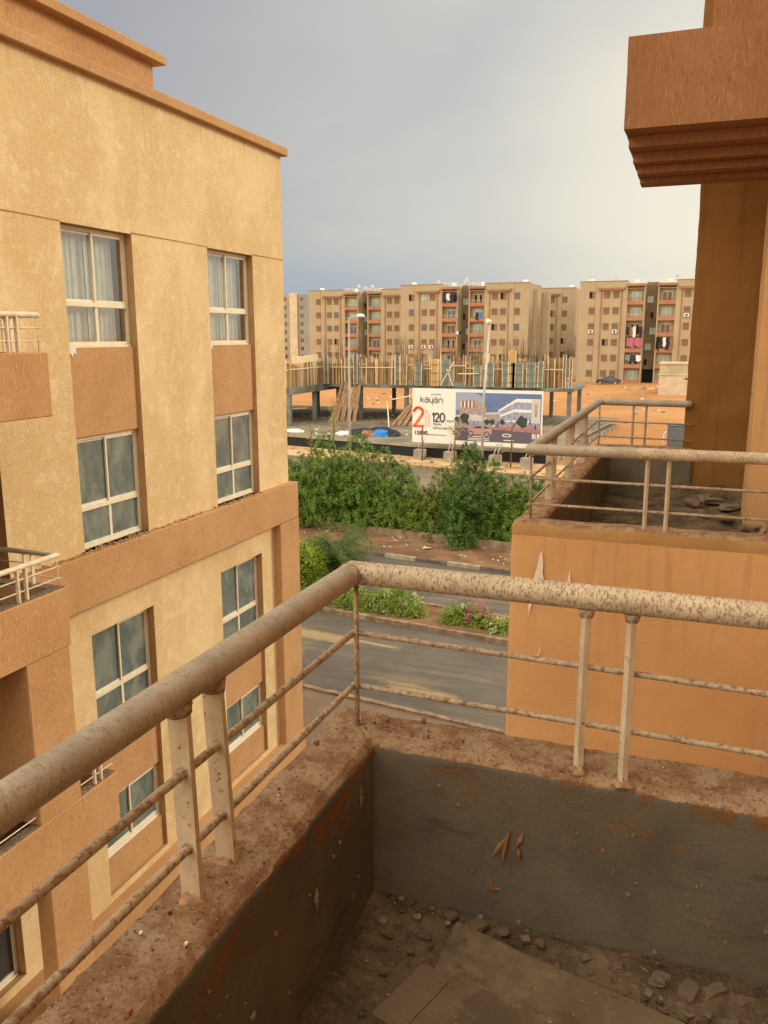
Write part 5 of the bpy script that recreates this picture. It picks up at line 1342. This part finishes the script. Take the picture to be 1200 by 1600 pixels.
# ================================================================== lamp posts
def lamp(x, y, z, top, label, curved):
    T = thing('street_lamp', label, 'street lamp', (x, y, z), 'galvanised street lamps', world=False)
    b = MB(); H = top-z
    if curved:
        b.tube([(0, 0, 0), (.02, 0, H*.5), (.04, 0, H-.45), (.12, 0, H-.2), (.35, 0, H-.05), (.9, 0, H)], [.12, .10, .08, .07, .06, .05], 'galv', 12)
    else: b.tube([(0, 0, 0), (.06, 0, H*.5), (.40, 0, H)], [.12, .10, .07], 'galv', 12)
    b.build('pole').parent = T
    b = MB(); b.box(-.17, .17, -.17, .17, 0, .05, 'galv', .01); b.tube([(0, -.13, 1.0), (0, -.12, 1.5)], .05, 'cabinet', 8); b.build('base_plate').parent = T
    b = MB()
    if curved: b.tube([(.7, 0, H-.02), (1.0, 0, H+.03), (1.35, 0, H), (1.5, 0, H-.05)], [.06, .17, .15, .04], 'white', 10); b.tube([(1.0, 0, H-.12), (1.3, 0, H-.13)], [.1, .08], 'dglass', 8)
    else: b.tube([(.40, 0, H), (.40, .1, H+.12), (.40, -.5, H+.16), (.40, -.8, H+.10)], [.07, .12, .2, .08], 'white', 10)
    b.build('lamp_head').parent = T
lamp(-28.75, 67.7, G, 1.72, 'tall lamp post with a curved arm, left of the billboard', True)
lamp(-16.35, 65.6, G+.05, .98, 'straight tapered lamp post standing in front of the billboard', False)

# ================================================================== vegetation
def quads(b, C, S, N_, mats, aspect=.5, curl=0):
    """C centres (n,3), S sizes (n), N_ normals-ish (n,3); one small leaf quad each"""
    n_ = len(C); A = np.random.normal(size=(n_, 3)); A -= N_*np.sum(A*N_, 1, keepdims=True); A /= np.linalg.norm(A, axis=1, keepdims=True)+1e-9
    B = np.cross(N_, A); S = S[:, None]
    P0 = C-A*S; P1 = C+B*S*aspect; P2 = C+A*S; P3 = C-B*S*aspect
    i0 = len(b.v); V = np.stack([P0, P1, P2, P3], 1).reshape(-1, 3); b.v += [tuple(v) for v in V.tolist()]
    b.f += [(i0+4*i, i0+4*i+1, i0+4*i+2, i0+4*i+3) for i in range(n_)]
    ks = [b._m(m) for m in mats]; b.mi += np.random.choice(ks, n_).tolist(); b.smooth += [False]*n_
def unit(n_): A = np.random.normal(size=(n_, 3)); return A/(np.linalg.norm(A, axis=1, keepdims=True)+1e-9)
def hedge_tree(h, w, label, mats, n_leaf, seed, spires=5):
    np.random.seed(seed); rnd = random.Random(seed)
    T = thing('hedge_tree', label, 'hedge tree', group='dense evergreens of the roadside hedge', world=False)
    b = MB(); b.tube([(0, 0, 0), (.03, 0, h*.3), (0, .03, h*.8)], [.09, .06, .015], 'trunk', 8)
    for i in range(7): a = rnd.uniform(0, 6.28); zz = h*rnd.uniform(.08, .5); b.tube([(0, 0, zz), (math.cos(a)*w*.25, math.sin(a)*w*.25, zz+.5), (math.cos(a)*w*.33, math.sin(a)*w*.33, zz+1.1)], [.04, .025, .01], 'trunk', 5)
    b.build('trunk').parent = T
    # upright plumes round the axis, each an elongated cone of leaf clumps
    b = MB(); C = []; Nn = []
    pl = [(0, 0, h, w*.40), (w*.1, .1, h*.9, w*.36)]
    for i in range(spires):
        a = 6.28*i/spires+rnd.uniform(-.5, .5); r = w*rnd.uniform(.20, .34); pl.append((math.cos(a)*r, math.sin(a)*r, h*rnd.uniform(.5, .85), w*rnd.uniform(.24, .32)))
    for i in range(spires+3):
        a = rnd.uniform(0, 6.28); r = w*rnd.uniform(.30, .42); pl.append((math.cos(a)*r, math.sin(a)*r, h*rnd.uniform(.35, .7), w*rnd.uniform(.20, .30)))
    tot = sum(p[3]*p[2] for p in pl)
    for (px, py, ph, pr) in pl:
        k = int(n_leaf*pr*ph/tot); nc = max(6, int(k/30))
        t = np.random.beta(1.2, .95, nc); prof_ = np.interp(t, [0, .08, .3, .6, .85, 1], [.75, 1.0, 1.0, .93, .74, .30])
        a = np.random.uniform(0, 6.28, nc); rr = pr*prof_*np.sqrt(np.random.uniform(.35, 1.15, nc))
        cc = np.stack([px+rr*np.cos(a), py+rr*np.sin(a), .12+t*(ph-.12)], 1)
        idx = np.random.randint(0, nc, k); off = np.random.normal(size=(k, 3))*np.array([.075, .075, .13]); off *= (1.15-t[idx])[:, None]**.4
        p = cc[idx]+off; p[:, 2] = np.maximum(p[:, 2], .05)
        ax = np.stack([np.full(k, px), np.full(k, py), p[:, 2]*.8], 1); o_ = p-ax; o_ /= np.linalg.norm(o_, axis=1, keepdims=True)+1e-9
        nn = o_*.9+np.array([0, 0, .5])+unit(k)*.75; nn /= np.linalg.norm(nn, axis=1, keepdims=True)
        C.append(p); Nn.append(nn)
    C = np.concatenate(C); Nn = np.concatenate(Nn)
    quads(b, C, np.random.uniform(.034, .070, len(C)), Nn, mats, .40)
    b.build('crown').parent = T
    return T
HS = 1.06
HT = [(-22.6, 43.0, 3.6, 2.6, 'leaf1', 'leftmost hedge tree, half hidden by the yellow building'), (-21.5, 42.1, 3.4, 2.4, 'leaf1', 'second hedge tree from the left, low beside the yellow building'), (-20.45, 41.9, 3.75, 2.2, 'leaf1', 'hedge tree of middling height left of the first tall one'),
      (-19.25, 41.8, 4.85, 2.7, 'leaf1', 'tall pointed hedge tree at the left, below the black wall end'), (-18.35, 42.6, 3.8, 1.9, 'leaf2', 'dim hedge tree filling the dip left of the curved lamp post'),
      (-17.3, 41.9, 4.95, 2.9, 'leaf1', 'broad tall hedge tree just right of the curved lamp post'), (-15.75, 41.8, 4.35, 1.9, 'leaf1', 'slim pointed hedge tree right of the broad one'), (-14.9, 41.9, 3.65, 2.6, 'leaf1', 'bright bushy hedge tree sloping down to the gap'),
      (-13.95, 41.6, 2.2, 1.8, 'leaf3', 'lowest olive hedge tree in the gap of the hedge'), (-13.1, 41.5, 2.6, 1.9, 'leaf3', 'low olive hedge tree under the first billboard block'), (-12.35, 41.4, 3.55, 1.9, 'leaf3', 'yellowish pointed hedge tree left of the dry sapling'), (-11.7, 41.3, 3.9, 1.7, 'leaf3', 'narrow yellowish hedge tree touching the dark tallest one'),
      (-10.65, 40.3, 5.0, 2.3, 'leaf2', 'tallest, darkest hedge tree bulging forward below the billboard'), (-9.75, 41.2, 4.05, 2.1, 'leaf1', 'green hedge tree right of the tallest dark one'), (-8.75, 41.2, 3.4, 1.9, 'leaf1', 'shorter hedge tree near the neighbouring balcony'), (-8.0, 41.2, 3.55, 2.0, 'leaf1', 'rightmost visible hedge tree beside the orange balcony'), (-6.9, 41.2, 3.4, 2.0, 'leaf1', 'hedge tree behind the orange balcony')]
for i, (x, y, h, w, m_, lab) in enumerate(HT):
    o = hedge_tree(h*1.05, w*1.05, lab, [m_, m_, m_, {'leaf1': 'leaf2', 'leaf2': 'leaf1', 'leaf3': 'leaf1'}[m_]], int(30000*h*w/9), 20+i); o.location = (x, y, G+.12)
# bougainvillea bushes in the median
def bush(x, y, r, h, label, fl=None, mats=('leaf_b',), seed=0, dens=1.0):
    np.random.seed(seed); T = thing('flowering_bush', label, 'bush', (x, y, G+.12), 'low flowering bushes in the median', world=False)
    b = MB(); rnd = random.Random(seed)
    for i in range(8): a = rnd.uniform(0, 6.28); b.tube([(0, 0, 0), (math.cos(a)*r*.5, math.sin(a)*r*.35, h*.6), (math.cos(a)*r*.8, math.sin(a)*r*.6, h*.7)], [.02, .012, .005], 'twig', 4)
    b.build('stems').parent = T
    def cloud(n_, shell):
        nc = max(8, n_//18); d = unit(nc); d[:, 2] = np.abs(d[:, 2]); cc = d*np.random.uniform(shell, 1, (nc, 1))*np.array([r, r*.75, h])*np.random.uniform(.75, 1.12, (nc, 1))
        idx = np.random.randint(0, nc, n_); p = cc[idx]+np.random.normal(size=(n_, 3))*.07; p[:, 2] = np.maximum(p[:, 2], .03); nn = d[idx]+unit(n_)*.8+np.array([0, 0, .4]); return p, nn/np.linalg.norm(nn, axis=1, keepdims=True)
    b = MB(); p, nn = cloud(int(2600*dens*r*h/.5), .45); quads(b, p, np.random.uniform(.025, .055, len(p)), nn, list(mats), .6); b.build('foliage').parent = T
    if fl:
        b = MB(); p, nn = cloud(fl[1], .92); p = p*1.03; quads(b, p, np.random.uniform(.018, .038, len(p)), nn, [fl[0]], .9); b.build('blossom').parent = T
    return T
my = lambda x: road_y(x, 29.2)
for i, (x, r, h, lab, fl) in enumerate([(-14.6, .8, .65, 'leftmost green median bush with pale blossom', ('fl_w', 160)), (-13.3, .75, .75, 'green median bush with cream blossom left of the corner rail post', ('fl_w', 260)), (-12.2, .8, .7, 'low leafy median bush just right of the corner rail post', ('fl_w', 60)), (-11.35, .7, .62, 'leafy green median bush with few blossoms', ('fl_w', 40)),
        (-10.5, .85, .85, 'roundest median bush speckled with cream blossom', ('fl_w', 330)), (-9.75, .6, .5, 'small plain green median bush beside the bare gap', None), (-8.0, .55, .60, 'yellow green bush left of the pink one', ('fl_w', 50)), (-7.35, .6, .6, 'bush covered in pink blossom', ('fl_p', 700)), (-6.9, .45, .5, 'bush of mixed cream and pink right of the pink one', ('fl_p', 300)), (-6.2, .55, .42, 'low bush with white blossom beside the orange balcony', ('fl_w', 240)), (-5.4, .6, .5, 'bush half hidden behind the orange balcony', ('fl_w', 150))]):
    bush(x, my(x)-.15+.2*math.sin(i*2), r*1.18, h*1.3, lab, fl, seed=60+i)
# bright and feathery trees between the yellow building and the hedge
def loose_tree(x, y, z, h, label, m_, name, branches, leaf, nl, seed, asp=.45, cat='tree', group=None):
    np.random.seed(seed); rnd = random.Random(seed); T = thing(name, label, cat, (x, y, z), group, world=False)
    b = MB(); b.tube([(0, 0, 0), (.03, 0, h*.5), (0, 0, h)], [.07, .05, .02], 'trunk', 7); C = []; Nn = []
    for br in branches:
        pts = [Vector(p) for p in br]; b.tube(pts, [.03]+[.014]*(len(pts)-2)+[.006], 'trunk', 5)
        for p0, p1 in zip(pts[:-1], pts[1:]):
            k = int(nl*(p1-p0).length); t = np.random.uniform(0, 1, (k, 1)); q = np.array(p0)*(1-t)+np.array(p1)*t
            # fronds hanging off the twig
            q = q+np.random.normal(size=(k, 3))*np.array([leaf*3.4, leaf*3.4, leaf*2.4])-np.array([0, 0, leaf*1.5]); C.append(q); Nn.append(unit(k)*.7+np.array([0, 0, .7]))
    b.build('trunk').parent = T
    C = np.concatenate(C); Nn = np.concatenate(Nn); Nn /= np.linalg.norm(Nn, axis=1, keepdims=True)
    b = MB(); quads(b, C, np.random.uniform(leaf*.6, leaf*1.2, len(C)), Nn, m_, asp); b.build('crown').parent = T
    return T
rnd = random.Random(2)
def fan(n_, r0, r1, z0, z1, cx=0, cyy=0, droop=.3):
    out = []
    for i in range(n_):
        a = rnd.uniform(0, 6.28); L = rnd.uniform(r0, r1); zz = rnd.uniform(z0, z1); out.append([(0, 0, zz-.3), (cx+math.cos(a)*L*.5, cyy+math.sin(a)*L*.5, zz+.25), (cx+math.cos(a)*L, cyy+math.sin(a)*L, zz+.25-droop*rnd.uniform(.3, 1.3))])
    return out
loose_tree(-15.0, 30.0, G, .8, 'bright yellow green bushy tree at the corner of the yellow building', ['leaf_y', 'leaf_y', 'leaf1'], 'bushy_tree', fan(110, .4, 1.25, .2, 1.95), .065, 330, 5, .42)
loose_tree(-14.0, 31.0, G, 2.0, 'feathery grey green tree arching over the road beside the hedge', ['leaf_f', 'leaf_f', 'leaf2'], 'feathery_tree', fan(30, .8, 1.9, .9, 2.2)+[[(0, 0, 1.4), (.6, -.2, 2.4), (1.0, -.3, 2.95), (1.4, -.3, 2.85)], [(.2, 0, 1.6), (.9, -.2, 2.3), (1.5, -.2, 2.65), (2.0, -.2, 2.1)], [(0, 0, 1.2), (1.0, 0, 1.8), (1.7, .1, 1.8)], [(0, 0, 1.4), (.4, .2, 2.2), (.9, .3, 2.7)], [(0, 0, 1.4), (.8, 0, 2.0), (1.2, .0, 1.9)]],   .036, 900, 9, .25)
# thin dry saplings on the far roadside
def sapling(x, y, h, label, n_, mats, seed, spread=.5):
    rnd2 = random.Random(seed); brs = []
    for i in range(7):
        a = rnd2.uniform(0, 6.28); zz = h*rnd2.uniform(.35, .9); L = spread*rnd2.uniform(.5, 1.3); brs.append([(0, 0, zz), (math.cos(a)*L*.5, math.sin(a)*L*.5, zz+.4), (math.cos(a)*L, math.sin(a)*L, zz+.75)])
    return loose_tree(x, y, G+.1, h, label, mats, 'sapling', brs, .06, n_, seed, .6, 'sapling', 'young trees on the sandy roadside')
sapling(-19.2, 67.6, 3.4, 'dry yellow sapling in front of the white half of the billboard', 60, ['leaf_d', 'leaf_d', 'fl_w'], 3, .8)
sapling(-14.15, 66.4, 3.9, 'bare thin sapling in front of the picture half of the billboard', 3, ['leaf_d'], 4, .6)
sapling(-31.0, 69.3, 5.0, 'slender sapling with yellow leaves left of the curved lamp post', 60, ['leaf_y', 'leaf_d'], 6, .5)
sapling(-32.6, 67.9, 2.6, 'short dry sapling at the left above the hedge', 40, ['leaf_d', 'leaf_y'], 7, .5)
sapling(-22.1, 67.8, 2.9, 'bare stick sapling beside the first billboard block', 2, ['leaf_d'], 8, .3)
for o in list(bpy.data.objects):
    if '_w' in o: del o['_w']
    if '_first' in o: del o['_first']
